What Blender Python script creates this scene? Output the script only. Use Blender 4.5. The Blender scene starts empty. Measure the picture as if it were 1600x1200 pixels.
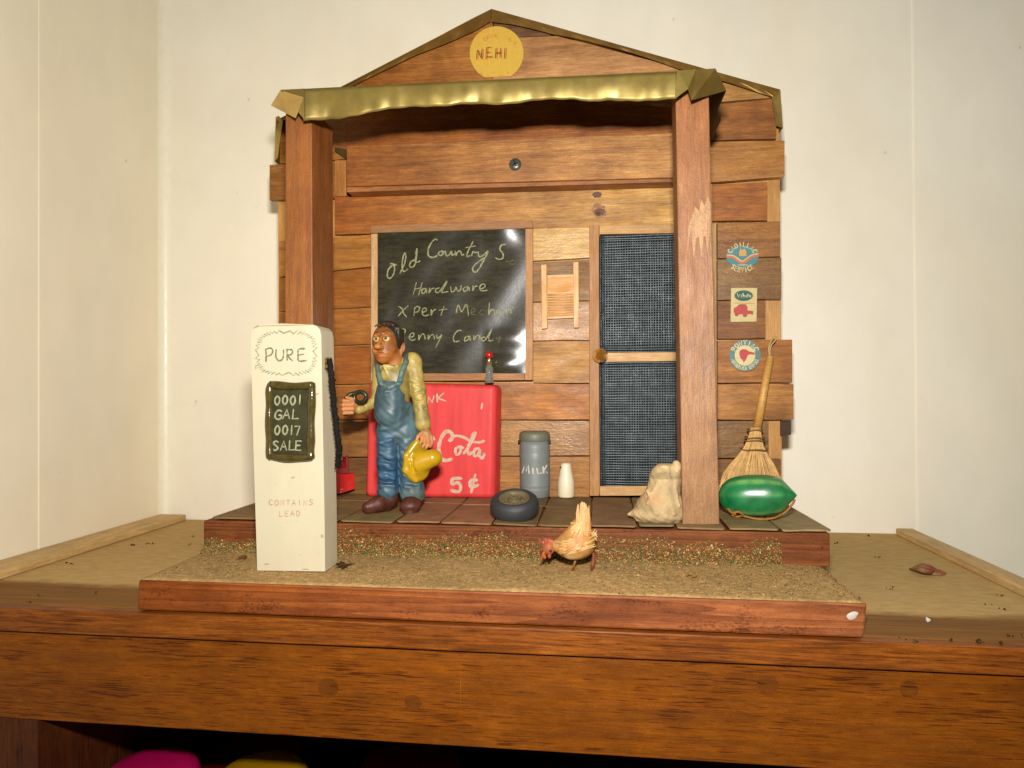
import bpy, math, random
import numpy as np
from mathutils import Vector, Matrix

random.seed(7)
rng = np.random.RandomState(11)
S = 0.01                                    # everything below is measured in centimetres
SC = bpy.context.scene
COL = SC.collection

# ------------------------------------------------------------------ camera
F = 1050.0
H = 9.0                                     # lens height above the cabinet top, cm
YAW, PITCH, ROLL = (math.radians(a) for a in (7.218, 0.451, -0.321))

def _axes():
    cy, sy, cp, sp = math.cos(YAW), math.sin(YAW), math.cos(PITCH), math.sin(PITCH)
    fwd = np.array([-sy * cp, cy * cp, sp]); right = np.array([cy, sy, 0.0]); up = np.cross(right, fwd)
    c, s = math.cos(ROLL), math.sin(ROLL)
    return right * c + up * s, -right * s + up * c, fwd
AX, AY, AF = _axes()
EYE = np.array([0.0, 0.0, H])
cam = bpy.data.cameras.new('camera'); cam_ob = bpy.data.objects.new('camera', cam); COL.objects.link(cam_ob)
cam.sensor_width = 36.0; cam.lens = F / 1600 * 36; cam.clip_start = 0.01; cam.clip_end = 50
cam_ob.matrix_world = Matrix([[AX[0], AY[0], -AF[0], 0], [AX[1], AY[1], -AF[1], 0], [AX[2], AY[2], -AF[2], H * S], [0, 0, 0, 1]])
SC.camera = cam_ob

# ------------------------------------------------------------------ light: the camera's own flash above the lens, a dim room
world = bpy.data.worlds.new('World'); SC.world = world; world.use_nodes = True
bg = world.node_tree.nodes['Background']
bg.inputs[0].default_value = (1.0, 0.90, 0.76, 1); bg.inputs[1].default_value = 0.13
fl = bpy.data.lights.new('flash', 'AREA'); fl.shape = 'RECTANGLE'; fl.size = 0.026; fl.size_y = 0.014
fl.energy = 2.26; fl.color = (1.0, 0.965, 0.93)
flo = bpy.data.objects.new('flash', fl); COL.objects.link(flo)
flo.location = (0.002, 0.0, (H + 6.0) * S)
flo.rotation_euler = Vector((-0.06, 0.40, -0.045)).to_track_quat('-Z', 'Y').to_euler()
SC.view_settings.view_transform = 'Standard'; SC.view_settings.look = 'None'
SC.view_settings.exposure = 0.0; SC.view_settings.gamma = 1.0; SC.view_settings.use_curve_mapping = False
SC.render.engine = 'CYCLES'
SC.cycles.use_denoising = True
SC.cycles.max_bounces = 8; SC.cycles.caustics_reflective = False; SC.cycles.caustics_refractive = False

# ------------------------------------------------------------------ places: a pixel of the 1600 x 1200 photograph on a real plane
def ray(x, y): return (x - 800) / F * AX - (y - 600) / F * AY + AF
def PY(x, y, Y): d = ray(x, y); return EYE + d * (Y / d[1])
def PZ(x, y, Z): d = ray(x, y); return EYE + d * ((Z - H) / d[2])
def PX(x, y, X): d = ray(x, y); return EYE + d * (X / d[0])
def onY(Y): return lambda x, y: PY(x, y, Y)

ZB = 1.33                                   # top of the base board
ZP = 2.90                                   # top of the porch tiles
YF = 38.3                                   # front of the facade boards
YW = 44.0                                   # the room's back wall

def lin(c): c = c / 255.0; return c / 12.92 if c <= 0.04045 else ((c + 0.055) / 1.055) ** 2.4
def pc(r, g, b, Y=38.5, k=1.0):
    """surface colour of something that photographs as r,g,b at that distance from the flash"""
    e = 1.55 * (38.5 / Y) ** 2 * k
    return tuple(min(0.84, lin(c) / (e * q)) for c, q in zip((r, g, b), (1.0, 1.04, 1.17)))

# ------------------------------------------------------------------ mesh builder
class MB:
    def __init__(s): s.v = []; s.f = []; s.c = []; s.g = []; s.m = []; s.sm = []; s.mats = []
    def mi(s, mat):
        if mat not in s.mats: s.mats.append(mat)
        return s.mats.index(mat)
    def add(s, verts, faces, col, mat, grain=None, smooth=False, vcol=None, off=None):
        """grain: unit vector of the wood's grain; gives every corner a grain coordinate in cm"""
        b = len(s.v); k = s.mi(mat)
        V = np.array(verts, float)
        if grain is None: G = V + (0 if off is None else off)
        else:
            g = np.array(grain, float); g /= np.linalg.norm(g)
            h = np.cross(g, [0, 0, 1.0]) if abs(g[2]) < .9 else np.array([1.0, 0, 0])
            h /= np.linalg.norm(h); q = np.cross(g, h)
            o = np.array([random.uniform(0, 60), random.uniform(0, 40), random.uniform(0, 40)]) if off is None else off
            G = np.stack([V @ g, V @ q, V @ h], 1) + o
        s.v.extend(map(tuple, V)); s.g.extend(map(tuple, G))
        if vcol is None: s.c.extend([tuple(col)[:3]] * len(V))
        else: s.c.extend([tuple(c)[:3] for c in vcol])
        for f in faces: s.f.append(tuple(b + i for i in f)); s.m.append(k); s.sm.append(smooth)
    def hexa(s, front, back, col, mat, grain=(1, 0, 0)):
        """front and back: four corners each, same order"""
        s.add(list(front) + list(back), [(0, 1, 2, 3), (7, 6, 5, 4), (0, 4, 5, 1), (1, 5, 6, 2), (2, 6, 7, 3), (3, 7, 4, 0)], col, mat, grain)
    def box(s, lo, hi, col, mat, grain=(1, 0, 0)):
        (x0, y0, z0), (x1, y1, z1) = lo, hi
        s.hexa([(x0, y0, z0), (x1, y0, z0), (x1, y0, z1), (x0, y0, z1)], [(x0, y1, z0), (x1, y1, z0), (x1, y1, z1), (x0, y1, z1)], col, mat, grain)
    def prism(s, px, Y, th, col, mat, grain=(1, 0, 0)):
        """a board whose face is traced by pixels on the plane Y, th thick"""
        fr = [PY(x, y, Y) for x, y in px]; n = len(fr); vc = None
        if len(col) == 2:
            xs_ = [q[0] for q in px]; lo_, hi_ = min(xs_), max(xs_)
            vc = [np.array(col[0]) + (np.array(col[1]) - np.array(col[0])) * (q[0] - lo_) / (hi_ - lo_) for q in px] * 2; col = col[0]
        bk = [p + np.array([0, th, 0]) for p in fr]
        s.add(fr + bk, [tuple(range(n)), tuple(range(2 * n - 1, n - 1, -1))] + [(i, i + n, (i + 1) % n + n, (i + 1) % n) for i in range(n)], col, mat, grain, vcol=vc)
    def poly3(s, pts, col, mat, th=None, grain=None):
        n = len(pts)
        if th is None: s.add(pts, [tuple(range(n))], col, mat, grain)
        else:
            bk = [np.array(p) + np.array(th) for p in pts]
            s.add(list(pts) + bk, [tuple(range(n)), tuple(range(2 * n - 1, n - 1, -1))] + [(i, i + n, (i + 1) % n + n, (i + 1) % n) for i in range(n)], col, mat, grain)
    def lathe(s, prof, base, col, mat, M=None, seg=40, vcol=None, smooth=True, squash=1.0):
        """prof: (radius, height) pairs turned about Z, then M, then moved to base"""
        V = []; Fc = []; n = len(prof)
        for j in range(seg):
            a = 2 * math.pi * j / seg
            for r, z in prof: V.append((r * math.cos(a), r * math.sin(a) * squash, z))
        for j in range(seg):
            k = (j + 1) % seg
            for i in range(n - 1): Fc.append((j * n + i, k * n + i, k * n + i + 1, j * n + i + 1))
        V = np.array(V)
        C = None if vcol is None else [vcol(p) for p in V]
        if M is not None: V = V @ np.array(M).T
        s.add(V + np.array(base), Fc, col, mat, None, smooth, C)
    def tube(s, pts, r, col, mat, seg=8, smooth=True):
        pts = [np.array(p, float) for p in pts]; n = len(pts)
        rr = r if isinstance(r, (list, tuple, np.ndarray)) else [r] * n
        V = []; Fc = []; ref = None
        for i, p in enumerate(pts):
            t = pts[min(i + 1, n - 1)] - pts[max(i - 1, 0)]; t /= (np.linalg.norm(t) + 1e-9)
            if ref is None: ref = np.array([0, 0, 1.0]) if abs(t[2]) < .9 else np.array([1.0, 0, 0])
            a = np.cross(t, ref); a /= np.linalg.norm(a); b = np.cross(a, t); ref = b
            for j in range(seg):
                q = 2 * math.pi * j / seg; V.append(p + (a * math.cos(q) + b * math.sin(q)) * rr[i])
        for i in range(n - 1):
            for j in range(seg):
                k = (j + 1) % seg; Fc.append((i * seg + j, i * seg + k, (i + 1) * seg + k, (i + 1) * seg + j))
        Fc.append(tuple(range(seg - 1, -1, -1))); Fc.append(tuple((n - 1) * seg + j for j in range(seg)))
        s.add(V, Fc, col, mat, None, smooth)
    def stroke(s, pts, w, nrm, col, mat, jit=0.0):
        """a flat brush or chalk stroke along pts, w wide, facing nrm"""
        P = [np.array(p, float) for p in pts]; n = len(P); V = []; nrm = np.array(nrm, float)
        # round the two ends a little
        for i in range(n):
            t = P[min(i + 1, n - 1)] - P[max(i - 1, 0)]; t /= (np.linalg.norm(t) + 1e-9)
            sd = np.cross(nrm, t); ww = w * (1 + random.uniform(-jit, jit)) * (0.72 if i in (0, n - 1) else 1)
            V.append(P[i] - sd * ww / 2); V.append(P[i] + sd * ww / 2)
        t0 = P[0] - P[1]; t0 /= (np.linalg.norm(t0) + 1e-9); t1 = P[-1] - P[-2]; t1 /= (np.linalg.norm(t1) + 1e-9)
        V.append(P[0] + t0 * w * .38); V.append(P[-1] + t1 * w * .38)
        Fc = [(2 * i, 2 * i + 2, 2 * i + 3, 2 * i + 1) for i in range(n - 1)] + [(2 * n, 0, 1), (2 * n + 1, 2 * n - 1, 2 * n - 2)]
        s.add(V, Fc, col, mat)
    def bits(s, P, size, cols, mat):
        """small grains at P"""
        O = np.array([(1, 0, 0), (-1, 0, 0), (0, 1, 0), (0, -1, 0), (0, 0, 1), (0, 0, -1)], float)
        Fo = [(0, 2, 4), (2, 1, 4), (1, 3, 4), (3, 0, 4), (2, 0, 5), (1, 2, 5), (3, 1, 5), (0, 3, 5)]
        for p, c in zip(P, cols):
            sz = size * np.exp(rng.normal(0, .35)); a = rng.normal(size=(3, 3)); q, _ = np.linalg.qr(a)
            s.add((O * sz * rng.uniform(.6, 1.4, 3)) @ q + p, Fo, c, mat)
    def build(s, name, parent=None, origin=None, bevel=None, subsurf=0):
        o0 = np.array(origin if origin is not None else (ORG[parent.name] if parent is not None else (0, 0, 0)), float)
        me = bpy.data.meshes.new(name)
        me.from_pydata([tuple((np.array(v) - o0) * S) for v in s.v], [], s.f)
        for m in s.mats: me.materials.append(m)
        me.polygons.foreach_set('material_index', s.m)
        me.polygons.foreach_set('use_smooth', s.sm)
        a = me.attributes.new('col', 'FLOAT_COLOR', 'POINT')
        a.data.foreach_set('color', np.hstack([np.array(s.c, np.float32), np.ones((len(s.c), 1), np.float32)]).ravel())
        g = me.attributes.new('gv', 'FLOAT_VECTOR', 'POINT')
        g.data.foreach_set('vector', np.array(s.g, np.float32).ravel())
        me.update()
        ob = bpy.data.objects.new(name, me); COL.objects.link(ob)
        if parent is not None: ob.parent = parent
        else: ob.location = tuple(o0 * S)
        ORG[ob.name] = o0
        if bevel:
            b = ob.modifiers.new('edge', 'BEVEL'); b.width = bevel * S; b.segments = 2; b.limit_method = 'ANGLE'; b.angle_limit = math.radians(40)
        if subsurf:
            b = ob.modifiers.new('smooth', 'SUBSURF'); b.levels = subsurf; b.render_levels = subsurf
        return ob
ORG = {}

def thing(name, label, cat, org, group=None):
    o = bpy.data.objects.new(name, None); COL.objects.link(o); o.empty_display_size = .01
    o.location = tuple(np.array(org, float) * S); ORG[o.name] = np.array(org, float)
    return tag(o, label, cat, group)
def tag(o, label, cat, group=None):
    o['label'] = label; o['category'] = cat
    if group: o['group'] = group
    return o
def setting(o, kind='structure', label=None):
    o['kind'] = kind
    if label: o['label'] = label
    return o

# ------------------------------------------------------------------ materials
def newmat(name):
    m = bpy.data.materials.new(name); m.use_nodes = True
    nt = m.node_tree; return m, nt, nt.nodes['Principled BSDF']
def N(nt, t, **kw):
    n = nt.nodes.new(t)
    for k, v in kw.items():
        if k in n.inputs: n.inputs[k].default_value = v
        else: setattr(n, k, v)
    return n
def attr(nt, name):
    n = nt.nodes.new('ShaderNodeAttribute'); n.attribute_name = name; return n
def maprange(nt, src, a, b, c, d):
    n = nt.nodes.new('ShaderNodeMapRange'); n.inputs[1].default_value = a; n.inputs[2].default_value = b; n.inputs[3].default_value = c; n.inputs[4].default_value = d
    nt.links.new(src, n.inputs[0]); return n.outputs[0]
def noise(nt, vec, scale3, sc=1.0, detail=4, rough=.55, dist=0.0):
    mp = N(nt, 'ShaderNodeVectorMath', operation='MULTIPLY'); mp.inputs[1].default_value = scale3
    nt.links.new(vec, mp.inputs[0])
    n = nt.nodes.new('ShaderNodeTexNoise'); n.inputs['Scale'].default_value = sc; n.inputs['Detail'].default_value = detail
    n.inputs['Roughness'].default_value = rough; n.inputs['Distortion'].default_value = dist
    nt.links.new(mp.outputs[0], n.inputs['Vector']); return n.outputs['Fac']
def scaled(nt, col, fac):
    """col times a scalar"""
    n = N(nt, 'ShaderNodeVectorMath', operation='SCALE'); nt.links.new(col, n.inputs[0]); nt.links.new(fac, n.inputs['Scale']); return n.outputs[0]
def mixc(nt, fac, a, b, blend='MIX'):
    n = nt.nodes.new('ShaderNodeMix'); n.data_type = 'RGBA'; n.blend_type = blend
    if isinstance(fac, (int, float)): n.inputs[0].default_value = fac
    else: nt.links.new(fac, n.inputs[0])
    for i, c in ((6, a), (7, b)):
        if isinstance(c, tuple): n.inputs[i].default_value = tuple(c)[:3] + (1,)
        else: nt.links.new(c, n.inputs[i])
    return n.outputs[2]
def math_(nt, op, a, b=None):
    n = N(nt, 'ShaderNodeMath', operation=op)
    for i, v in enumerate((a, b)):
        if v is None: continue
        if isinstance(v, (int, float)): n.inputs[i].default_value = v
        else: nt.links.new(v, n.inputs[i])
    return n.outputs[0]
def bump(nt, bs, h, strength, dist):
    b = N(nt, 'ShaderNodeBump'); b.inputs['Strength'].default_value = strength; b.inputs['Distance'].default_value = dist * S
    nt.links.new(h, b.inputs['Height']); nt.links.new(b.outputs[0], bs.inputs['Normal'])

def wood(name, streak=.5, fine=.35, pores=0.0, rough=(.3, .55), bmp=.35, sparkle=0.0, blotch=.25, ring=0.0, spec=.5, warm=(1.12, 1.0, .78), grit=.13, ssc=1.0, dirt=0.0):
    m, nt, bs = newmat(name)
    gv = attr(nt, 'gv').outputs['Vector']; col = attr(nt, 'col').outputs['Color']
    a = noise(nt, gv, (.14 * ssc ** .5, 1.9 * ssc, 1.9 * ssc), 1.0, 6, .62, .9)
    b = noise(nt, gv, (.9, 15, 15), 1.0, 4, .65, .2)
    c = noise(nt, gv, (.45, .6, .6), 1.0, 3, .5, .3)
    e = noise(nt, gv, (1.6, 4.5, 4.5), 1.0, 5, .65, .5)
    g = noise(nt, gv, (16, 26, 26), 1.0, 2, .5)
    v = maprange(nt, a, .3, .7, 1 - streak * .8, 1 + streak * .6)
    w = maprange(nt, b, .28, .72, 1 - fine, 1 + fine * .8)
    u = maprange(nt, c, .3, .7, 1 - blotch, 1 + blotch)
    x = math_(nt, 'MULTIPLY', maprange(nt, e, .3, .7, 1 - blotch * .8, 1 + blotch * .7), maprange(nt, g, .3, .7, 1 - grit, 1 + grit))
    f = math_(nt, 'MULTIPLY', math_(nt, 'MULTIPLY', v, w), math_(nt, 'MULTIPLY', u, x))
    h = b
    if ring:
        d = noise(nt, gv, (.012, .55, .55), 1.0, 2, .35, .0)
        wv = math_(nt, 'FRACT', math_(nt, 'MULTIPLY', d, 20.0))
        f = math_(nt, 'MULTIPLY', f, maprange(nt, wv, 0, 1, 1 - ring, 1 + ring * .6))
    if pores:
        p = noise(nt, gv, (.8, 21, 21), 1.0, 3, .55, .1)
        q = noise(nt, gv, (.25, .7, .7), 1.0, 3, .5, .4)
        th = maprange(nt, q, .35, .65, .60, .74)
        pf = maprange(nt, math_(nt, 'SUBTRACT', p, math_(nt, 'SUBTRACT', th, .09)), 0, .06, 1, 1 - pores)
        f = math_(nt, 'MULTIPLY', f, pf)
    f = math_(nt, 'MULTIPLY', f, 1.13)
    if dirt:                                           # sooty speckled stains
        d1 = noise(nt, gv, (.35, .8, .8), 1.0, 4, .6, .5); d2 = noise(nt, gv, (7, 12, 12), 1.0, 3, .6)
        dm = maprange(nt, math_(nt, 'ADD', math_(nt, 'MULTIPLY', d1, .65), math_(nt, 'MULTIPLY', d2, .45)), .60, .70, 0, dirt)
        f = math_(nt, 'MULTIPLY', f, math_(nt, 'SUBTRACT', 1.0, dm))
    ch = nt.nodes.new('ShaderNodeCombineXYZ')          # darker fibres are redder, lighter ones paler
    for k_, pw in enumerate((.85, 1.05, 1.28)): nt.links.new(math_(nt, 'POWER', f, pw), ch.inputs[k_])
    mu = N(nt, 'ShaderNodeVectorMath', operation='MULTIPLY'); nt.links.new(col, mu.inputs[0]); nt.links.new(ch.outputs[0], mu.inputs[1]); base = mu.outputs[0]
    # lighter fibres lean yellow, darker ones red-brown
    tintn = mixc(nt, maprange(nt, a, .35, .7, 0, .55), base, mixc(nt, 1.0, base, tuple(warm), 'MULTIPLY'))
    nt.links.new(tintn, bs.inputs['Base Color'])
    r = noise(nt, gv, (.6, 2.0, 2.0), 1.0, 3)
    nt.links.new(maprange(nt, r, .3, .7, rough[0], rough[1]), bs.inputs['Roughness'])
    bs.inputs['Specular IOR Level'].default_value = spec
    if sparkle:
        k = noise(nt, gv, (3.0, 7.0, 7.0), 1.0, 3, .6)
        h = math_(nt, 'ADD', math_(nt, 'MULTIPLY', b, .5), math_(nt, 'MULTIPLY', k, sparkle))
    bump(nt, bs, h, bmp, .05)
    return m

def paint(name, rough=.45, spec=.5, metal=0.0, mottle=.12, msc=2.0, bmp=.1, bsc=8.0, bdist=.03, coat=0.0, speck=0.0, speckcol=(.1, .07, .04), rvar=.1, stretch=(1, 1, 1)):
    m, nt, bs = newmat(name)
    tc = nt.nodes.new('ShaderNodeTexCoord')
    gv = attr(nt, 'gv').outputs['Vector']; col = attr(nt, 'col').outputs['Color']
    a = noise(nt, gv, (msc * stretch[0], msc * stretch[1], msc * stretch[2]), 1.0, 5, .6)
    base = scaled(nt, col, maprange(nt, a, .3, .7, 1 - mottle, 1 + mottle))
    if speck:
        sp = noise(nt, gv, (5, 5, 5), 1.0, 2, .5)
        base = mixc(nt, maprange(nt, sp, .70, .76, 0, speck), base, speckcol)
    nt.links.new(base, bs.inputs['Base Color'])
    rr = noise(nt, gv, (1.3, 1.3, 1.3), 1.0, 3)
    nt.links.new(maprange(nt, rr, .3, .7, max(.03, rough - rvar), min(1, rough + rvar)), bs.inputs['Roughness'])
    bs.inputs['Specular IOR Level'].default_value = spec; bs.inputs['Metallic'].default_value = metal
    bs.inputs['Coat Weight'].default_value = coat
    if bmp:
        h = noise(nt, gv, (bsc * stretch[0], bsc * stretch[1], bsc * stretch[2]), 1.0, 4, .6)
        bump(nt, bs, h, bmp, bdist)
    return m

M_BOARD = wood('old_board', streak=.42, fine=.30, rough=(.38, .62), bmp=.45, sparkle=.0, blotch=.28, spec=.35)
M_LACQ = wood('lacquered_board', streak=.34, fine=.26, rough=(.28, .48), bmp=.5, sparkle=.8, blotch=.22, spec=.38)
M_POST = wood('post_wood', streak=.28, fine=.22, rough=(.42, .60), bmp=.55, sparkle=.7, blotch=.18, spec=.4, grit=.24)
M_BASE = wood('cedar', streak=.35, fine=.25, rough=(.5, .7), bmp=.35, blotch=.22, ring=.34, spec=.2, warm=(1.12, .98, .7), dirt=.6)
M_CAB = wood('cabinet_wood', streak=.30, fine=.22, pores=.62, rough=(.45, .6), bmp=.2, blotch=.20, ssc=1.6, spec=.16, warm=(1.15, .95, .6))
M_STRIP = wood('cabinet_edge_wood', streak=.70, ssc=3.2, fine=.3, pores=.5, rough=(.4, .55), bmp=.2, blotch=.2, spec=.2, warm=(1.15, .95, .6))
M_PLY = wood('plywood', streak=.18, fine=.18, rough=(.4, .6), bmp=.3, blotch=.15)
M_TRIM = wood('trim_wood', streak=.20, fine=.30, rough=(.5, .7), bmp=.4, blotch=.12)
M_WHITE = paint('white_paint', rough=.42, mottle=.04, msc=.7, bmp=.12, bsc=3, speck=.35, speckcol=(.35, .3, .2), stretch=(1, 1, .3))
M_RED = paint('red_paint', rough=.48, spec=.25, mottle=.16, msc=2.2, bmp=.25, bsc=5, stretch=(1, 1, .12))
M_INK = paint('ink', rough=.75, spec=.2, mottle=.25, msc=6, bmp=0)
M_CHALK = paint('chalk', rough=.8, spec=.2, mottle=.62, msc=13, bmp=0)
M_TIN = paint('brass_tin', rough=.42, metal=.50, mottle=.24, msc=.7, bmp=.10, bsc=1.6, bdist=.05, rvar=.10)
M_GREYP = paint('grey_plastic', rough=.50, mottle=.05, bmp=.05)
M_MILKW = paint('white_plastic', rough=.40, mottle=.03, bmp=.05)
M_RUBBER = paint('rubber', rough=.62, mottle=.15, msc=4, bmp=.35, bsc=14, bdist=.02)
M_GLAZE = paint('glazed_paint', rough=.47, spec=.36, mottle=.30, msc=2.4, bmp=.25, bsc=3.5, bdist=.03, rvar=.08)
M_SKIN = paint('glazed_skin', rough=.48, spec=.32, mottle=.20, msc=2.0, bmp=.15, bsc=4)
M_HAT = paint('glazed_hat', rough=.30, mottle=.10, msc=1.5, bmp=.12, bsc=3)
M_CLOTH = paint('sackcloth', rough=.75, spec=.25, mottle=.20, msc=1.8, bmp=.5, bsc=9, bdist=.03)
M_STRAW = paint('straw', rough=.55, spec=.35, mottle=.22, msc=3, bmp=.2, bsc=10)
M_FLOCK = paint('flock', rough=.9, spec=.15, mottle=.25, msc=5, bmp=0)
M_TILE = paint('roof_tile', rough=.70, spec=.25, mottle=.22, msc=1.2, bmp=.4, bsc=4, bdist=.03, speck=.3, speckcol=(.22, .17, .10))
M_MELON = paint('melon_gloss', rough=.29, spec=.8, mottle=.34, msc=1.5, bmp=.16, bsc=1.6, coat=.25, rvar=.05)
M_STICK = paint('sticker', rough=.5, spec=.35, mottle=.08, msc=5, bmp=.1)
M_PUFF = paint('puffy_enamel', rough=.16, spec=.6, mottle=.35, msc=4, bmp=.35, bsc=3, bdist=.05, rvar=.06)
M_DARK = paint('dark_interior', rough=.8, spec=.1, mottle=.1, bmp=0)
M_WIRE = paint('screen_wire', rough=.38, metal=.35, mottle=.35, msc=2.5, bmp=.3, bsc=12)
M_IRON = paint('dark_metal', rough=.35, metal=.5, mottle=.25, msc=4, bmp=.3, bsc=8)
M_HOSE = paint('hose_pile', rough=.8, spec=.2, mottle=.4, msc=8, bmp=1.0, bsc=14, bdist=.06)
M_PLAS = paint('shiny_plastic', rough=.16, spec=.5, mottle=.02, bmp=0, rvar=.03)

def m_wall():
    m, nt, bs = newmat('painted_wall')
    gv = attr(nt, 'gv').outputs['Vector']; col = attr(nt, 'col').outputs['Color']
    a = noise(nt, gv, (.05, .05, .035), 1.0, 4, .6, .5)
    b = noise(nt, gv, (.35, .35, .22), 1.0, 5, .6)
    c = mixc(nt, maprange(nt, a, .42, .72, 0, .75), col, mixc(nt, 1.0, col, (.97, .91, .80), 'MULTIPLY'))
    c = scaled(nt, c, maprange(nt, b, .3, .7, .965, 1.03))
    d = noise(nt, gv, (1.1, 1.1, .8), 1.0, 2, .5)
    c = mixc(nt, maprange(nt, d, .765, .80, 0, .35), c, (.32, .24, .14))
    nt.links.new(c, bs.inputs['Base Color'])
    bs.inputs['Roughness'].default_value = .55; bs.inputs['Specular IOR Level'].default_value = .25
    h = noise(nt, gv, (1.6, 1.6, 1.6), 1.0, 5, .6)
    bump(nt, bs, h, .12, .05)
    return m
M_WALL = m_wall()

def m_top():
    """cabinet top: brown varnish under a film of dust that has been wiped off along the front"""
    m, nt, bs = newmat('dusty_cabinet_top')
    gv = attr(nt, 'gv').outputs['Vector']
    sx = nt.nodes.new('ShaderNodeSeparateXYZ'); nt.links.new(gv, sx.inputs[0])
    n1 = noise(nt, gv, (.18, .5, .5), 1.0, 5, .6, .4)
    n2 = noise(nt, gv, (1.2, 3.0, 3.0), 1.0, 5, .65)
    edge = math_(nt, 'ADD', sx.outputs[1], math_(nt, 'ADD', math_(nt, 'MULTIPLY', n1, 1.8), math_(nt, 'MULTIPLY', n2, .5)))
    dust = maprange(nt, edge, 29.3, 30.1, .05, 1)
    dust = math_(nt, 'MULTIPLY', dust, maprange(nt, n2, .25, .7, .85, 1.0))
    grain = noise(nt, gv, (.2, 4, 4), 1.0, 4, .6)
    var = scaled(nt, N(nt, 'ShaderNodeRGB').outputs[0], grain)
    nt.nodes[-1]
    rgb = [x for x in nt.nodes if x.bl_idname == 'ShaderNodeRGB'][0]; rgb.outputs[0].default_value = pc(196, 128, 44, 27, .55) + (1,)
    dcol = mixc(nt, maprange(nt, n2, .3, .7, 0, 1), pc(160, 135, 90, 31, .34), pc(174, 149, 104, 31, .34))
    c = mixc(nt, dust, var, dcol)
    nt.links.new(c, bs.inputs['Base Color'])
    nt.links.new(maprange(nt, dust, 0, 1, .5, .9), bs.inputs['Roughness'])
    bs.inputs['Specular IOR Level'].default_value = .08
    bump(nt, bs, n2, .25, .03)
    return m
M_TOP = m_top()

def m_film():
    m, nt, bs = newmat('black_film')
    gv = attr(nt, 'gv').outputs['Vector']
    a = noise(nt, gv, (1.2, 1.2, 4.5), 1.0, 6, .7)
    b = noise(nt, gv, (.5, .5, 1.0), 1.0, 4, .6)
    f = math_(nt, 'MULTIPLY', maprange(nt, a, .35, .75, .5, 1.6), maprange(nt, b, .3, .7, .7, 1.4))
    rgb = N(nt, 'ShaderNodeRGB'); rgb.outputs[0].default_value = pc(58, 55, 38) + (1,)
    nt.links.new(scaled(nt, rgb.outputs[0], f), bs.inputs['Base Color'])
    bs.inputs['Roughness'].default_value = .24; bs.inputs['Specular IOR Level'].default_value = .6
    h = noise(nt, gv, (3, 3, 3), 1.0, 4, .6)
    bump(nt, bs, h, .10, .04)
    return m
M_FILM = m_film()

def m_glass(name, col, rough=.05):
    m, nt, bs = newmat(name)
    bs.inputs['Base Color'].default_value = col + (1,); bs.inputs['Transmission Weight'].default_value = .85
    bs.inputs['Roughness'].default_value = rough; bs.inputs['IOR'].default_value = 1.45
    return m
M_GLASS = m_glass('clear_glass', (.80, .82, .72)); M_AMBER = m_glass('amber_glass', (.85, .40, .04), .08)

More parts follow.
